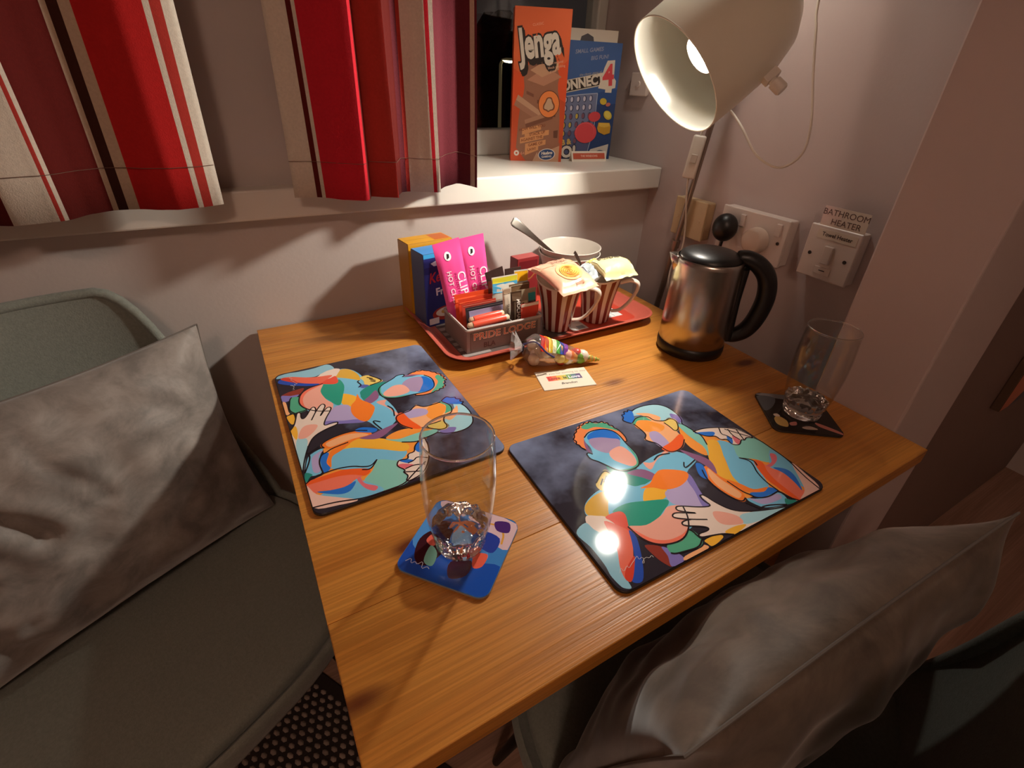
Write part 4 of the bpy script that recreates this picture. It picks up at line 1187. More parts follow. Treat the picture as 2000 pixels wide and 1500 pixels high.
def grid_rect(x0, y0, x1, y1, n=6):
    """rectangle with extra points along its sides so it can follow a bulge"""
    o = []
    for a, b in (((x0, y0), (x1, y0)), ((x1, y0), (x1, y1)), ((x1, y1), (x0, y1)), ((x0, y1), (x0, y0))):
        o += [(a[0] + (b[0] - a[0]) * i / n, a[1] + (b[1] - a[1]) * i / n) for i in range(n)]
    return o
PK = 'f0529a'
def pink_print(h):
    V = -PI / 2
    return [('f4f0f2', ell(-.004, h - .024, .0062, .0075)), ('2a2426', [(-.007, h - .029), (-.002, h - .027), (-.001, h - .021), (-.005, h - .020)]),
            ('fbe3ee', 'T', 'CLIPPER', .0125, h * .44, .022, V, {'bold': .0002, 'sx': .95}), ('b02065', 'T', 'INSTANT FAIRTRADE', .0025, h * .46, .0072, V, {}), ('fbe3ee', 'T', 'HOT CHOC', -.0085, h * .50, .0115, V, {'bold': .0003, 'sp': 1.1})]
sachet('tall pink hot chocolate sachet nearest the blue cereal box', (-0.4150, -0.1715, Z0 + .0026), math.radians(6), math.radians(-9), 0.050, 0.163, 0.009, pink_print(.163), PK, roll=math.radians(-7))
sachet('tall pink hot chocolate sachet standing right of its twin', (-0.3740, -0.1605, Z0 + .0026), math.radians(4), math.radians(-7), 0.050, 0.163, 0.009, pink_print(.163), PK, roll=math.radians(-5))
SZ = Z0 + .0026
SP = lambda lab, x, y, w_, h, th, body, items=None, lean=-6, rz=2, roll=0: sachet(lab, (x, y, SZ), math.radians(rz), math.radians(lean), w_, h, th, items, body, roll=math.radians(roll))
SP('bright orange tea sachet in front of the pink sachets', -.3935, -.1790, .083, .074, .004, 'e4502a', [('f0683a', grid_rect(-.040, .060, .040, .0665))])
SP('second orange tea sachet leaning on the first', -.3915, -.1870, .080, .068, .004, 'd8452a', [('ef6b45', grid_rect(-.038, .060, .038, .062))])
SP('red tea sachet behind the dark one in the caddy', -.3900, -.1945, .078, .062, .003, 'c24636', [('e8a08c', 'L', [(-.036, .058), (.036, .058)], .0007)])
SP('black clear edged tea sachet behind the lavender one', -.3885, -.2015, .074, .058, .003, '3a3236', [('8a827e', 'L', [(-.035, .0545), (.035, .0545)], .0006)])
SP('pale lavender tea sachet with small dark emblem', -.3870, -.2085, .070, .054, .003, 'a9a2c8', [('c6c0dc', grid_rect(-.020, .022, .012, .030)), ('77699e', 'L', [(-.026, .018), (-.026, .044)], .002), ('5a3a4e', ell(.020, .040, .0045, .0045)), ('c6c0dc', ell(.0205, .0405, .0018, .0018)),
   ('8277a8', 'L', [(-.02, .038), (.010, .038)], .0012)])
# two sugar tubes lying along the front wall
def stick(label, p0, p1, r, name='coffee_stick'):
    t = thing(name, label, 'stick sachet', p0, 0, 'red sachet sticks lying in the caddy')
    a = Vector((0, 0, 0)); b = Vector(p1) - Vector(p0)
    f = lambda k: a + (b - a) * k
    bobj('tube', add_tube(bmesh.new(), [f(.12), f(.2), f(.5), f(.84), f(.9)], [r * .9, r, r * 1.03, r, r * .9], 14), paint('e2573f', .3), t, smooth=True)
    bobj('end_band', add_tube(bmesh.new(), [f(0), f(.03), f(.12)], [r * .5, r * .85, r * .9], 14, sy=.8), paint('c9a98a', .3), t, smooth=True)
    bobj('end_band', add_tube(bmesh.new(), [f(.9), f(.97), f(1.0)], [r * .9, r * .85, r * .4], 14, sy=.8), paint('d8c3a2', .3), t, smooth=True)
    return t
stick('front red coffee stick lying along the grey caddy edge', (-.4385, -.2340, Z0 + .0455), (-.3600, -.2320, Z0 + .0470), .0060)
stick('rear red coffee stick lying behind the front one', (-.4300, -.2220, Z0 + .0490), (-.3640, -.2200, Z0 + .0505), .0058)
# right compartment
SP('dark brown coffee stick standing with white lettering', -.3400, -.2235, .022, .082, .006, '4a382c', [('e6ddd0', 'T', 'MOCHA', .003, .050, .010, -PI / 2, {'bold': .0003}), ('6b5644', grid_rect(-.009, .066, .009, .079)), ('8a7a66', 'L', [(-.004, .03), (-.004, .064)], .002)], lean=-4)
SP('red sweetener packet at the right front of the caddy', -.3185, -.2330, .037, .062, .004, 'dd4a38', [('efe2d2', grid_rect(-.018, .056, .018, .0615)), ('f2917c', ell(-.010, .028, .003, .003)), ('f2917c', ell(.0, .026, .003, .003)), ('f2917c', ell(.010, .028, .003, .003)), ('f2b09c', 'L', [(-.017, .004), (-.017, .054)], .0008)], lean=-3)
SP('silver packet with teal panel behind the red packet', -.3155, -.2180, .040, .080, .004, 'a89a82', [('2f9aa0', grid_rect(.003, .058, .018, .072)), ('2c3a46', grid_rect(.003, .030, .018, .058)), ('d9cfae', grid_rect(-.018, .044, .001, .060)), ('3a3028', ell(-.008, .052, .004, .005)), ('e9e4da', grid_rect(-.018, .030, .018, .034))], lean=-5)
SP('brown foil packet in the middle of the right compartment', -.3210, -.2030, .042, .086, .004, '7d5f43', [('c8b89a', 'L', [(-.019, .083), (.019, .083)], .0014)], lean=-5)
SP('white sugar stick standing left of the brown stick', -.3520, -.2140, .017, .086, .005, 'd8cbb8', [('4a4038', 'T', 'SUGAR', .0, .045, .008, -PI / 2, {}), ('b59a80', grid_rect(-.007, .076, .007, .084))], lean=-5)
SP('pale paper packet with blue band among the sachets', -.3430, -.1900, .052, .098, .005, 'd6d2c6', [('58b4e0', grid_rect(-.025, .070, .025, .087)), ('d9d23a', grid_rect(-.025, .087, .025, .096)), ('3a78b8', 'L', [(-.024, .0695), (.024, .0695)], .001)], lean=-5)
SP('white packet with yellow top and blue stripe', -.3080, -.1840, .028, .102, .004, 'd2d8d8', [('f0b422', grid_rect(-.013, .082, .013, .100)), ('8fc0e4', grid_rect(-.013, .058, .013, .080))], lean=-4, rz=-4)
SP('dark brown packet tilted behind the yellow topped packets', -.3340, -.1720, .036, .108, .004, '3f2c28', None, lean=-4, roll=-12)
SP('second dark brown packet by the caddy back wall', -.3130, -.1620, .034, .100, .004, '42302a', None, lean=-3)
SP('chocolate brown packet half hidden by the pink sachets', -.3560, -.1800, .030, .088, .005, '5e2c20', [('8a5a40', 'T', 'cocoa', 0, .06, .008, 0, {})], lean=-5)
# maroon box standing behind the caddy
mb = carton('maroon_carton', 'dark red carton standing behind the caddy near the white bowls', 'carton', (-0.2760, -0.1100, Z0), math.radians(5), 0.052, 0.026, 0.098, dict(front='8a2a2c', top='93302f', left='7a2226'))
printed('front_print', [('a8683a', 'L', chaikin(pp('6,50 18,60 30,52 44,66'), 2, False), .003), ('b98a3c', ell(.022, .03, .010, .008)), ('6a1a20', rect(.004, .074, .048, .092)), ('c07a4a', 'L', chaikin(pp('8,16 20,24 34,18 46,28'), 2, False), .003)], mb, (0, 0, 0), FACE_Y)

# ------------------------------------------------------------------ mugs
CER = mat('mug_glaze_white', 'd8c8b8', 0.2)
STR = mat('mug_glaze_brown', '7d2f25', 0.2)
def mug(label, loc, rz):
    t = thing('striped_mug', label, 'mug', loc, rz, 'brown striped mugs on the tray')
    pr_ = [(0.0, 0.0), (0.0235, 0.0), (0.0262, 0.002), (0.0285, 0.020), (0.0318, 0.045), (0.0365, 0.068), (0.0425, 0.0905), (0.0432, 0.0935)]
    seg = 78
    def wob(r, z, a):
        k = max(0, (z - 0.05) / 0.045)
        return (r, z + 0.0045 * k * math.cos(2 * a))
    lathe('body', pr_ + [(0.0425, 0.0943), (0.0415, 0.0935), (0.0352, 0.068), (0.0305, 0.045), (0.0268, 0.015), (0.022, 0.005), (0, 0.004)], [CER, STR], t, seg, wob=wob,
          mi=lambda k, i: 1 if 1 <= k <= 5 and (i // 3) % 2 == 0 else 0)
    hpts = catmull([(0.039, 0, 0.0800), (0.056, 0, 0.0860), (0.0700, 0, 0.0820), (0.0705, 0, 0.068), (0.060, 0, 0.044), (0.045, 0, 0.026), (0.029, 0, 0.0205)], 7)
    bobj('handle', add_tube(bmesh.new(), hpts, [0.0052 - 0.0016 * i / (len(hpts) - 1) for i in range(len(hpts))], 12, up=(0, 1, 0), sx=1.35, sy=.75), CER, t, smooth=True)
    return t
mug('brown striped mug at the front beside the grey caddy', (-0.2520, -0.2215, Z0), math.radians(-48))
mug('brown striped mug at the right end of the tray', (-0.1640, -0.2230, Z0), math.radians(-42))

# ------------------------------------------------------------------ biscuit packets and creamers in the mugs
def soft_pack(name, label, corners, th, body, items, zfun, cat='biscuit packet', seed=0, rough=0.35):
    """limp flow-wrap pack spanned by four corners (world), local origin at first corner"""
    O = Vector(corners[0])
    t = thing(name, label, cat, O)
    C4 = [Vector(c) - O for c in corners]
    def mid(u, v):
        p = C4[0] * (1 - u) * (1 - v) + C4[1] * u * (1 - v) + C4[2] * u * v + C4[3] * (1 - u) * v
        p.z += zfun(u, v) + 0.0022 * noise.noise(Vector((u * 4 + seed, v * 4, 1))) + 0.0012 * noise.noise(Vector((u * 9 + seed, v * 9, 4)))
        return p
    nrm = (C4[1] - C4[0]).cross(C4[3] - C4[0]).normalized()
    if nrm.z < 0: nrm = -nrm
    def tk(u, v):
        e = max(0, 1 - abs(2 * u - 1) ** 4) * max(0, 1 - (abs(2 * v - 1) / .8) ** 4) if abs(2 * v - 1) < .8 else 0
        return th / 2 * e ** .5 + 0.0003
    n = 24
    bm = bmesh.new()
    A = [[bm.verts.new(mid(i / n, j / n) + nrm * tk(i / n, j / n)) for j in range(n + 1)] for i in range(n + 1)]
    B = [[bm.verts.new(mid(i / n, j / n) - nrm * tk(i / n, j / n) * .6) for j in range(n + 1)] for i in range(n + 1)]
    for i in range(n):
        for j in range(n):
            bm.faces.new((A[i][j], A[i + 1][j], A[i + 1][j + 1], A[i][j + 1])); bm.faces.new((B[i][j], B[i][j + 1], B[i + 1][j + 1], B[i + 1][j]))
        for R_ in ((A[i][0], B[i][0], B[i + 1][0], A[i + 1][0]), (A[i][n], A[i + 1][n], B[i + 1][n], B[i][n]), (A[0][i], A[0][i + 1], B[0][i + 1], B[0][i]), (A[n][i], B[n][i], B[n][i + 1], A[n][i + 1])):
            bm.faces.new(R_)
    bobj('wrapper', bm, paint(body, rough), t, smooth=True)
    if items:
        def wp_(x, y, z):
            u, v = min(1, max(0, x)), min(1, max(0, y))
            return tuple(mid(u, v) + nrm * (tk(u, v) + 0.0005 + z * 6))
        printed('print', items, t, rough=rough, warp=wp_, step=2e-5, base=5e-5)
    return t
swirl = [(.62 + .26 * (1 - k / 60) * math.cos(k * .42), .58 + .20 * (1 - k / 60) * math.sin(k * .42)) for k in range(60)]
def fine(x0, y0, x1, y1): return grid_rect(x0, y0, x1, y1, 12)
soft_pack('biscuit_packet', 'peach biscuit packet with golden swirl in the front mug', [(-.300, -.183, .844), (-.215, -.172, .850), (-.222, -.292, .845), (-.298, -.298, .841)], 0.018, 'e0a98c',
          [('e9d3a4', fine(.03, .10, .97, .34)), ('e5b27e', ell(.56, .60, .30, .22, 40)), ('e8b45c', ell(.58, .60, .23, .17, 40)), ('c88a34', 'L', [(.57 + .21 * (1 - k / 70) * math.cos(k * .40), .60 + .16 * (1 - k / 70) * math.sin(k * .40)) for k in range(70)], .018),
           ('6f5a44', 'T', 'BAKERY', .60, .25, .12, .0, {'sx': .9}), ('b5805c', 'T', 'biscuits', .58, .88, .08, 0, {}), ('c98a70', 'L', [(0.03, .05), (.97, .05)], .02)],
          lambda u, v: 0.006 * math.sin(PI * v) + 0.006 * (1 - v), seed=3)
soft_pack('biscuit_packet', 'cream biscuit packet lying across the right hand mug', [(-.182, -.196, .846), (-.112, -.205, .850), (-.120, -.275, .844), (-.190, -.272, .842)], 0.022, 'd8cb96',
          [('e6dcae', fine(.05, .2, .95, .9)), ('5c5648', 'T', 'BORDER', .50, .30, .17, .05, {'bold': .006})], lambda u, v: 0.008 * math.sin(PI * v), seed=8)
soft_pack('biscuit_packet', 'pale blue clear wrapped packet under the cream one', [(-.202, -.203, .844), (-.150, -.186, .852), (-.155, -.245, .843), (-.205, -.252, .838)], 0.010, 'a9b4b8',
          [('c9d3d6', fine(.1, .1, .9, .5)), ('c8b45c', fine(.4, .05, .9, .3)), ('6a7a86', 'L', [(.1, .6), (.9, .62)], .03)], lambda u, v: 0.004 * math.sin(PI * u), seed=12)

# ------------------------------------------------------------------ bowls and spoons
BOWL = mat('bowl_white', 'c9c1b6', 0.3)
for k, (zb, lb) in enumerate(((0.0, 'lower white bowl of the stacked pair behind the mugs'), (0.0125, 'upper white bowl of the stacked pair, spoon resting inside'))):
    t = thing('white_bowl', lb, 'bowl', (-0.1290, -0.0750, Z0 + zb), 0, 'stacked white bowls on the tray')
    lathe('body', [(0, 0.0), (0.032, 0.0), (0.034, 0.002), (0.046, 0.030), (0.056, 0.058), (0.0625, 0.080), (0.0640, 0.083), (0.0652, 0.0845), (0.0652, 0.0862), (0.0635, 0.0866), (0.0610, 0.083), (0.0535, 0.058), (0.044, 0.032), (0.033, 0.014), (0, 0.0125)], BOWL, t, 64)
STEEL = mat('cutlery_steel', 'b8b0a6', 0.18, metal=1.0)
def spoon(label, hand, bowlp, roll=0.0):
    t = thing('teaspoon', label, 'spoon', bowlp, 0, 'spoons on the tray')
    h_ = Vector(hand) - Vector(bowlp); L = h_.length; d = h_.normalized()
    side = d.cross(Vector((0, 0, 1))).normalized(); up = side.cross(d)
    side, up = side * math.cos(roll) + up * math.sin(roll), up * math.cos(roll) - side * math.sin(roll)
    def pt(s, x, y): return d * s + side * x + up * y
    bm = bmesh.new()
    st = [(0, .001, .000), (.006, .008, -.003), (.016, .0125, -.0052), (.028, .0115, -.0045), (.038, .006, -.001), (.044, .0040, .001), (L * .6, .0046, .004), (L * .85, .0085, .003), (L * .96, .0115, .001), (L, .0080, .000)]
    rows = []
    for s, hw_, yy in st:
        rows.append([bm.verts.new(pt(s, hw_ * c, yy * (1 if abs(c) < .9 else .2 if s < .04 else 1) + .0)) for c in (-1, -.5, 0, .5, 1)])
    for A, B in zip(rows, rows[1:]):
        for i in range(4): bm.faces.new((A[i], A[i + 1], B[i + 1], B[i]))
    o = bobj('body', bm, STEEL, t, smooth=True)
    o.modifiers.new('t', 'SOLIDIFY').thickness = 0.0014
    sb = o.modifiers.new('s', 'SUBSURF'); sb.levels = 2; sb.render_levels = 2
    return t
spoon('long steel spoon leaning out of the white bowls', (-0.2560, -0.0480, 0.9000), (-0.1330, -0.0870, 0.7990), math.radians(62))
spoon('steel spoon standing in the right hand mug', (-0.1985, -0.1830, 0.8700), (-0.1600, -0.2230, 0.7560))

# ================================================================== CONE OF SWEETS AND CARD
bagL = Vector((-0.3720, -0.3060, TZ + 0.0285)); bagR = Vector((-0.2560, -0.3600, TZ + 0.0060))
bag = thing('sweet_cone', 'clear cone bag of sweets with rainbow sticker lying by the tray', 'sweet bag', bagL)
ax = bagR - bagL; Lb = ax.length; axd = ax.normalized()
s_ = axd.cross(Vector((0, 0, 1))).normalized(); u_ = s_.cross(axd)
def bagr(k): return 0.0285 * max(0.02, min(1.0, (1 - k) ** 0.85 + 0.02)) * (1 if k > .1 else (0.55 + 4.5 * k))
bm = bmesh.new()
nk, na = 26, 28
rows = []
for i in range(nk + 1):
    k = i / nk; row = []
    for j in range(na):
        a = 2 * PI * j / na
        rr = bagr(k) * (1 + 0.11 * noise.noise(Vector((k * 9, math.cos(a) * 2.2, math.sin(a) * 2.2))))
        p = axd * (Lb * k) + s_ * (rr * math.cos(a)) + u_ * (rr * math.sin(a))
        if (bagL + p).z < TZ + 0.0008: p.z = TZ + 0.0008 - bagL.z
        row.append(bm.verts.new(p))
    rows.append(row)
for A, B in zip(rows, rows[1:]):
    for j in range(na): bm.faces.new((A[j], A[(j + 1) % na], B[(j + 1) % na], B[j]))
bobj('film', bm, clear('cellophane', (0.97, 0.97, 0.95), 1.9, 0.09, 0.06), bag, smooth=True)
# twisted tail of film with tie
bm = bmesh.new(); rows = []
for i in range(9):
    k = i / 8; row = []
    for j in range(22):
        a = 2 * PI * j / 22
        rr = (0.0055 + 0.020 * k ** 0.8) * (1 + 0.30 * math.sin(a * 5) * k)
        p = -axd * (0.004 + 0.017 * k) + s_ * (rr * math.cos(a)) + u_ * (rr * 0.75 * math.sin(a) + 0.004 * k)
        if (bagL + p).z < TZ + 0.0008: p.z = TZ + 0.0008 - bagL.z
        row.append(bm.verts.new(p))
    rows.append(row)
for A, B in zip(rows, rows[1:]):
    for j in range(22): bm.faces.new((A[j], A[(j + 1) % 22], B[(j + 1) % 22], B[j]))
bobj('film_tail', bm, clear('cellophane_tail', (0.95, 0.95, 0.95), 2.2, 0.14, 0.25), bag, smooth=True)
tie = [-axd * 0.003 + s_ * (0.0066 * math.cos(2 * PI * j / 20)) + u_ * (0.0066 * math.sin(2 * PI * j / 20)) for j in range(20)]
bobj('tie', add_tube(bmesh.new(), tie, 0.0012, 6, closed=True), paint('2d2a46', .4), bag, smooth=True)
bobj('ribbon', add_tube(bmesh.new(), catmull([-axd * .003 + u_ * .007, axd * .012 + u_ * .020 - s_ * 0 + s_ * .012, axd * .030 + s_ * .026 + u_ * .012, axd * .045 + s_ * .023 + u_ * .004], 6), 0.0014, 6), paint('3a3a7a', .4), bag, smooth=True)
rs = random.Random(4)
SW = ['e8a24a', 'd94436', 'e6c23a', 'f0b8a4', '7aa83a', 'e9dcc8', 'f08030', 'c8384a', 'e8cf7a']
def sweet(pos, r, c, shp):
    bm = bmesh.new(); bmesh.ops.create_icosphere(bm, subdivisions=2, radius=r)
    q = Euler((rs.random() * 6, rs.random() * 6, rs.random() * 6)).to_matrix()
    for v in bm.verts:
        v.co = q @ Vector((v.co.x * shp[0], v.co.y * shp[1], v.co.z * shp[2])) + pos
        zmin = TZ + 0.0012 - bagL.z
        if v.co.z < zmin: v.co.z = zmin
    bobj('sweet', bm, paint(c, .35), bag, smooth=True)
for i in range(44):
    k = 0.10 + 0.86 * (i / 43)
    R_ = bagr(k) - 0.0075
    if k > .74: rad_, cnt, rr, cc = 0.0, 1, bagr(k) * .85 + .0008, ['e8b830', '8aa838', 'd8a020', 'a8b040', 'e09030'][i % 5]
    else: rad_, rr, cc = max(0, R_) * math.sqrt(rs.random()), 0.0092 + rs.random() * .0025, SW[i % 9] if k > .32 else ['e9dccb', 'e6c9a8', 'd9b9a0', 'f0d8c8'][i % 4]
    a = rs.random() * 6.28
    sweet(axd * (Lb * k) + s_ * (rad_ * math.cos(a)) + u_ * (rad_ * math.sin(a)), rr, cc, (1, .8 + rs.random() * .3, .75 + rs.random() * .3))
# rainbow sticker wrapped over the bag
stk = [('e23a2e', 0), ('f08a2a', 1), ('f2d63a', 2), ('eef0c8', 3), ('58b04a', 4), ('3a58b8', 5), ('8a4aa8', 6)]
def stw(x, y, z):
    k = 0.16 + x * 0.36; a = 0.45 + y * 1.55
    rr = bagr(k) * (1 + 0.11 * noise.noise(Vector((k * 9, math.cos(a) * 2.2, math.sin(a) * 2.2)))) + 0.0007 + z
    return tuple(axd * (Lb * k) + s_ * (rr * math.cos(a)) + u_ * (rr * math.sin(a)))
printed('rainbow_sticker', [(c, grid_rect(i / 7, .0, (i + 1) / 7, 1.0, 8)) for c, i in stk], bag, warp=stw, rough=.25)

card = thing('thank_you_card', 'small cream thank you card with rainbow lettering on the table', 'card', (-0.3375, -0.3745, TZ), math.radians(-14.5))
slab('paper', 0.0850, 0.0535, 0.0008, 0.0013, paint('e6d8c2', .6), card)
cp = [('8d7562', 'T', 'Thank you for coming to stay', 0, .0165, .0068, 0, {})]
for i, c in enumerate(('d8402f', 'dd6a3a', 'd9a83a', 'c8b84a', '6f9a58', '4a6f78', '55406e')):
    cp.append((c, rect(-.028 + i * .008, -.004, -.028 + (i + 1) * .008, .0095)))
cp += [('a01f18', 'T', 'Love', -.017, .0022, .0098, 0, {'bold': .0003}), ('3a3a20', 'T', 'is', .0005, .0022, .0098, 0, {'bold': .0003}), ('e8e2f0', 'T', 'Love', .016, .0022, .0098, 0, {'bold': .0003}),
       ('4a4038', 'T', 'Brandon', .002, -.0135, .0075, 0, {'bold': .00015, 'sh': .3})]
printed('lettering', cp, card, (0, 0, 0.0013), rough=.6, step=8e-6, base=4e-5)

# ================================================================== GAME BOXES ON THE SILL
ST = SILL_T
jw, jh, jd = 0.1165, 0.286, 0.036
jen = carton('tumbling_block_game', 'tall orange block stacking game box standing on the sill', 'board game', (-0.1530, 0.1500, ST), math.radians(-24.3), jw, jd, jh,
             dict(front='e0562c', top='e8e0d4', left='c8481f', right='d8cfc4', back='d8552c'), bev=0.0006)
J = lambda s: pp(s)       # millimetres on the face
it = [('c9502a', J('0,0 116,0 116,120 60,150 0,110')), ('e46a3a', J('0,286 0,180 60,150 116,200 116,286'))]
it += [('9b6a52', chaikin(J('10,0 110,0 104,120 96,150 100,175 78,195 40,200 22,170 26,140 16,110'), 1)), ('b98468', J('30,160 66,150 104,168 70,185')), ('c79a78', J('36,178 74,200 98,182 62,166')), ('d8b48c', J('38,196 66,212 72,205 44,188')),
       ('d9b388', J('66,212 96,190 92,182 64,204')), ('8a5a44', J('44,190 68,204 66,197 44,184')), ('a87860', J('4,112 56,84 62,92 8,122')), ('c49a7c', J('8,122 62,92 66,100 12,132')), ('6f4636', J('54,124 74,118 72,112 54,117')), ('7d4f3c', J('30,140 46,134 46,128 30,134')),
       ('6b4434', J('84,108 96,112 96,92 86,92')), ('6b4434', J('94,64 104,66 104,50 95,50')), ('b28468', J('28,84 100,108 100,100 30,76')), ('7d4f3c', J('30,76 92,96 90,88 32,68')), ('c49a7c', J('60,20 110,40 110,0 50,0')), ('9a6850', J('60,20 110,40 110,34 62,14'))]
for a, b, c, d in ((24, 58, 66, 72), (30, 48, 84, 64), (20, 40, 72, 54), (32, 28, 78, 42), (32, 16, 62, 30)):
    it.append(('d99a66', J('%d,%d %d,%d %d,%d %d,%d' % (a, b - 4, c, b + 8, c, b + 18, a, b + 8))))
for k, (s, x, y) in enumerate((('HOW WILL YOU', 46, 69), ('STACK UP', 58, 58), ('AGAINST THE', 46, 47), ('GAME OF', 55, 36), ('LAW?', 47, 25))):
    it.append(('8a4a28', 'T', s, x * .001, y * .001, .0078, .20, {'bold': .0002}))
it += [('5a3020', ell(.080, .116, .0235, .0265, 36)), ('ee8a48', ell(.080, .116, .0222, .0252, 36)), ('7a4630', chaikin(J('80,130 86,129 88,122 94,114 92,105 84,104 80,100 74,104 68,105 67,114 72,121 74,128'), 2)), ('c9a88a', chaikin(J('80,128 85,126 86,120 91,113 89,107 83,106 80,103 76,106 70,107 70,113 74,120 76,126'), 2)),
       ('e6ded2', ell(.082, .0150, .0195, .0125, 32, .1)), ('2c4a7c', ell(.082, .0150, .0178, .0110, 32, .1)), ('e6ded2', 'T', 'Hasbro', .082, .018, .0085, .1, {'bold': .0004, 'sh': .2}), ('e6ded2', 'T', 'GAMING', .082, .0105, .0058, .1, {'bold': .0002}),
       ('e6ded2', ell(.013, .0165, .0058, .0058, 20)), ('c9502a', ell(.013, .0165, .0022, .0022, 12)), ('e8a080', 'T', '6+', .027, .016, .009, 0, {})]
tw = lambda X: 0.16 * X + 6.0 * X * X * 0 
for col_, dx, dy, bo in (('2a2320', .0050, -.0075, .0046), ('2a2320', .0028, -.0040, .0046), ('2a2320', .0, .0, .0044)):
    it.append((col_, 'T', 'Jenga', .053 + dx, .226 + dy, .052, .17, {'bold': bo, 'sx': .78, 'sy': 1.42}))
it.append(('ddd3c2', 'T', 'Jenga', .053, .226, .052, .17, {'bold': .0019, 'sx': .78, 'sy': 1.42}))
it += [('f0c0a0', 'T', 'the original', .090, .194, .0065, .17, {}), ('f0c0a0', 'T', 'block stacking', .091, .186, .0065, .17, {}), ('f0c0a0', 'T', 'game', .084, .178, .0065, .17, {}), ('f0b090', 'T', 'CLASSIC', .048, .258, .0062, .17, {})]
printed('front_print', it, jen, (0, 0, 0), FACE_Y, rough=.4, step=1.2e-5)

cw, chh, cdp = 0.160, 0.238, 0.045
con = carton('four_in_a_row_game', 'blue four in a row travel game box behind the orange box', 'board game', (-0.0520, 0.1540, ST), math.radians(-14.5), cw, cdp, chh,
             dict(front='2d4f86', top='c9c2b6', left='28467a', right='33557f', back='c9c2b6'), bev=0.0006)
# card hanging tab above the box
bm = bmesh.new()
tab = [(.002, .236), (.148, .236), (.148, .260), (.002, .260)]
a = [bm.verts.new((x, .004, z)) for x, z in tab]; b_ = [bm.verts.new((x, .0055, z)) for x, z in tab]
bm.faces.new(a); bm.faces.new(b_[::-1])
for i in range(4): bm.faces.new((a[i], b_[i], b_[(i + 1) % 4], a[(i + 1) % 4]))
tabo = bobj('hanging_tab', bm, paint('cdc5b6', .5), con)
printed('tab_print', [('4a4a50', J('60,238 92,238 90,246 76,252 62,246'))], tabo, (0, .004, 0), FACE_Y)
it = [('3a5c92', J('0,238 0,120 160,150 160,238')), ('26406f', J('0,110 160,120 160,0 0,0')), ('d6cec0', J('30,238 0,205 0,238')),
      ('8f93a8', 'T', 'SMALL GAMES', .082, .221, .0105, .13, {'sh': .2, 'bold': .0002}), ('8f93a8', 'T', 'BIG FUN!', .108, .209, .0105, .13, {'sh': .2, 'bold': .0002}), ('a8a08c', 'T', 'the classic game of', .090, .178, .0070, .16, {'sh': .2}),
      ('c2b8a6', J('0,131 128,157 128,183 0,156')), ('2a2420', J('0,133 126,159 126,181 0,154')), ('d6ccba', 'T', 'CONNECT', .066, .1575, .0260, .20, {'bold': .0012, 'sx': .92}),
      ('d6ccba', J('112,150 122,190 128,204 146,206 148,172 154,166 154,152 146,150 146,142 130,142 130,148')), ('d2454c', 'T', '4', .134, .174, .056, .12, {'bold': .0022, 'sx': .92}),
      ('6f7896', J('0,50 108,70 112,140 0,126')), ('aab6c8', 'L', J('0,126 70,136 112,140'), .0016), ('aab6c8', 'L', J('112,140 112,70 100,10'), .0016), ('545c80', J('0,50 108,70 100,10 0,0'))]
for r_ in range(6):
    for c_ in range(7):
        x = 6 + c_ * 15.2; y = 122 - r_ * 17.4 + c_ * 1.2
        if r_ == 5 and c_ > 4: continue
        yl = (r_ >= 2 and c_ <= 6 - r_ + (1 if r_ == 2 else 0) and (r_ + c_) % 2 == 0) or (r_ >= 3 and c_ <= 5 - r_ + 1)
        it.append(('3a3f5c', ell(x * .001, y * .001, .0046, .0068, 14)))
        it.append((('c9b04a' if yl else 'c8c4d0' if r_ < 2 else '7a5060'), ell((x - 1.0) * .001, y * .001, .0030 if r_ < 2 or yl else .0036, .0052, 14)))
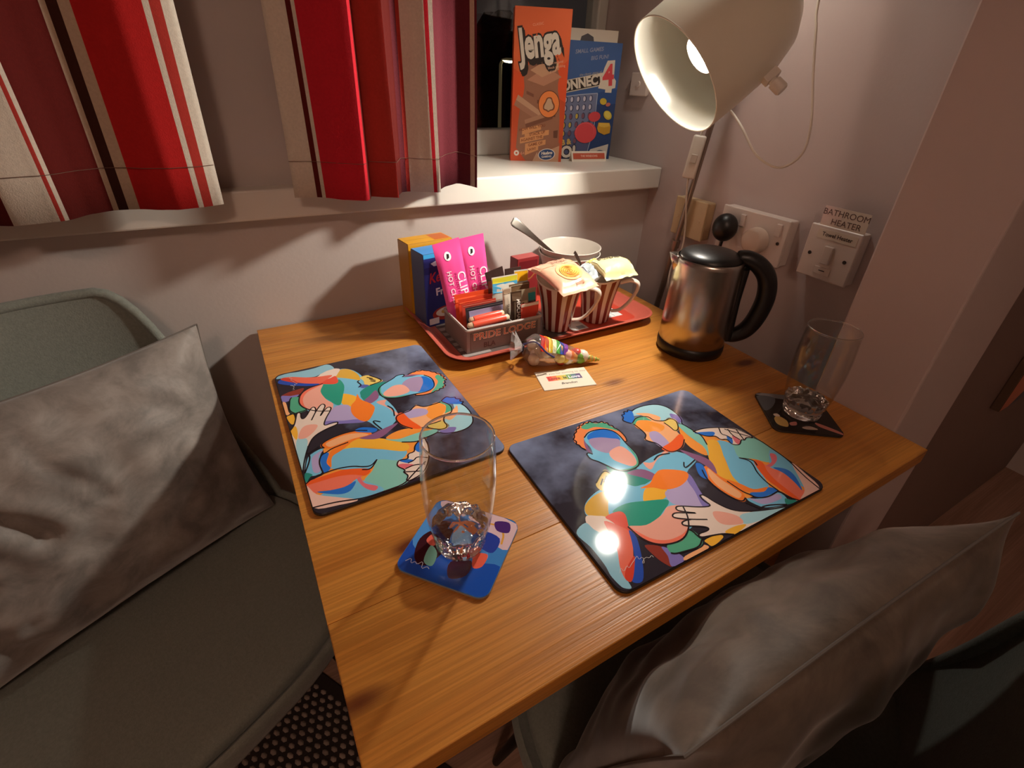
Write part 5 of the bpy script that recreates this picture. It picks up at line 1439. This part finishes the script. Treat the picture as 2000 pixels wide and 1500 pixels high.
it += [('c9b23a', ell(.128, .124, .0085, .0068, 20, -.2)), ('b86a5a', ell(.141, .118, .006, .004, 16, .2)), ('c9b23a', ell(.143, .096, .0115, .0085, 20, -.6)), ('d9c85a', ell(.143, .097, .0085, .0060, 20, -.6)), ('c9982e', J('122,80 150,80 154,72 154,58 140,54 124,60 120,68')), ('d9b24a', J('124,79 150,79 152,73 138,70 124,72')),
       ('c8444a', ell(.110, .092, .0150, .0105, 24, .1)), ('d4484e', ell(.092, .058, .0275, .0225, 32)), ('df6068', ell(.090, .061, .0235, .0185, 32)), ('d4484e', ell(.090, .060, .0225, .0178, 32)),
       ('c8aa5c', 'T', 'GRAB &', .028, .034, .0165, .16, {'bold': .0008}), ('2a2630', 'T', 'GO!', .040, .0142, .034, .05, {'bold': .0034}), ('d8d0c2', 'T', 'GO!', .040, .0142, .034, .05, {'bold': .0016}),
       ('d0c8bc', J('98,0 108,22 154,34 152,0')), ('37506e', ell(.134, .013, .0125, .0075, 24)), ('d8d0c2', 'T', 'Hasbro', .134, .0145, .0058, 0, {'bold': .0002})]
printed('front_print', it, con, (0, 0, 0), FACE_Y, rough=.4, step=1.2e-5)

sg = thing('notice_tent', 'small folded red and white notice in front of the blue game', 'sign', (-0.0180, 0.0985, ST), math.radians(-8))
bm = bmesh.new()
pf = [(-.004, 0.0), (0.0, 0.0), (.0115, .0205), (.023, 0.0), (.027, 0.0)]
V0 = [bm.verts.new((0, y, z)) for y, z in ((0, 0), (.0085, .0215), (.017, 0))]; V1 = [bm.verts.new((.092, y, z)) for y, z in ((0, 0), (.0085, .0215), (.017, 0))]
bm.faces.new((V0[0], V1[0], V1[1], V0[1])); bm.faces.new((V0[1], V1[1], V1[2], V0[2]))
bobj('card', bm, paint('dcd2c2', .5), sg).modifiers.new('t', 'SOLIDIFY').thickness = 0.0006
al = math.atan2(.0215, .0085)
printed('print', [('b8523a', rect(.004, .0055, .088, .0185)), ('e6d6c4', 'T', 'THE WINDOWS', .046, .012, .0062, 0, {})], sg, (0, -.0006, .0003), (al, 0, 0), step=1e-5)
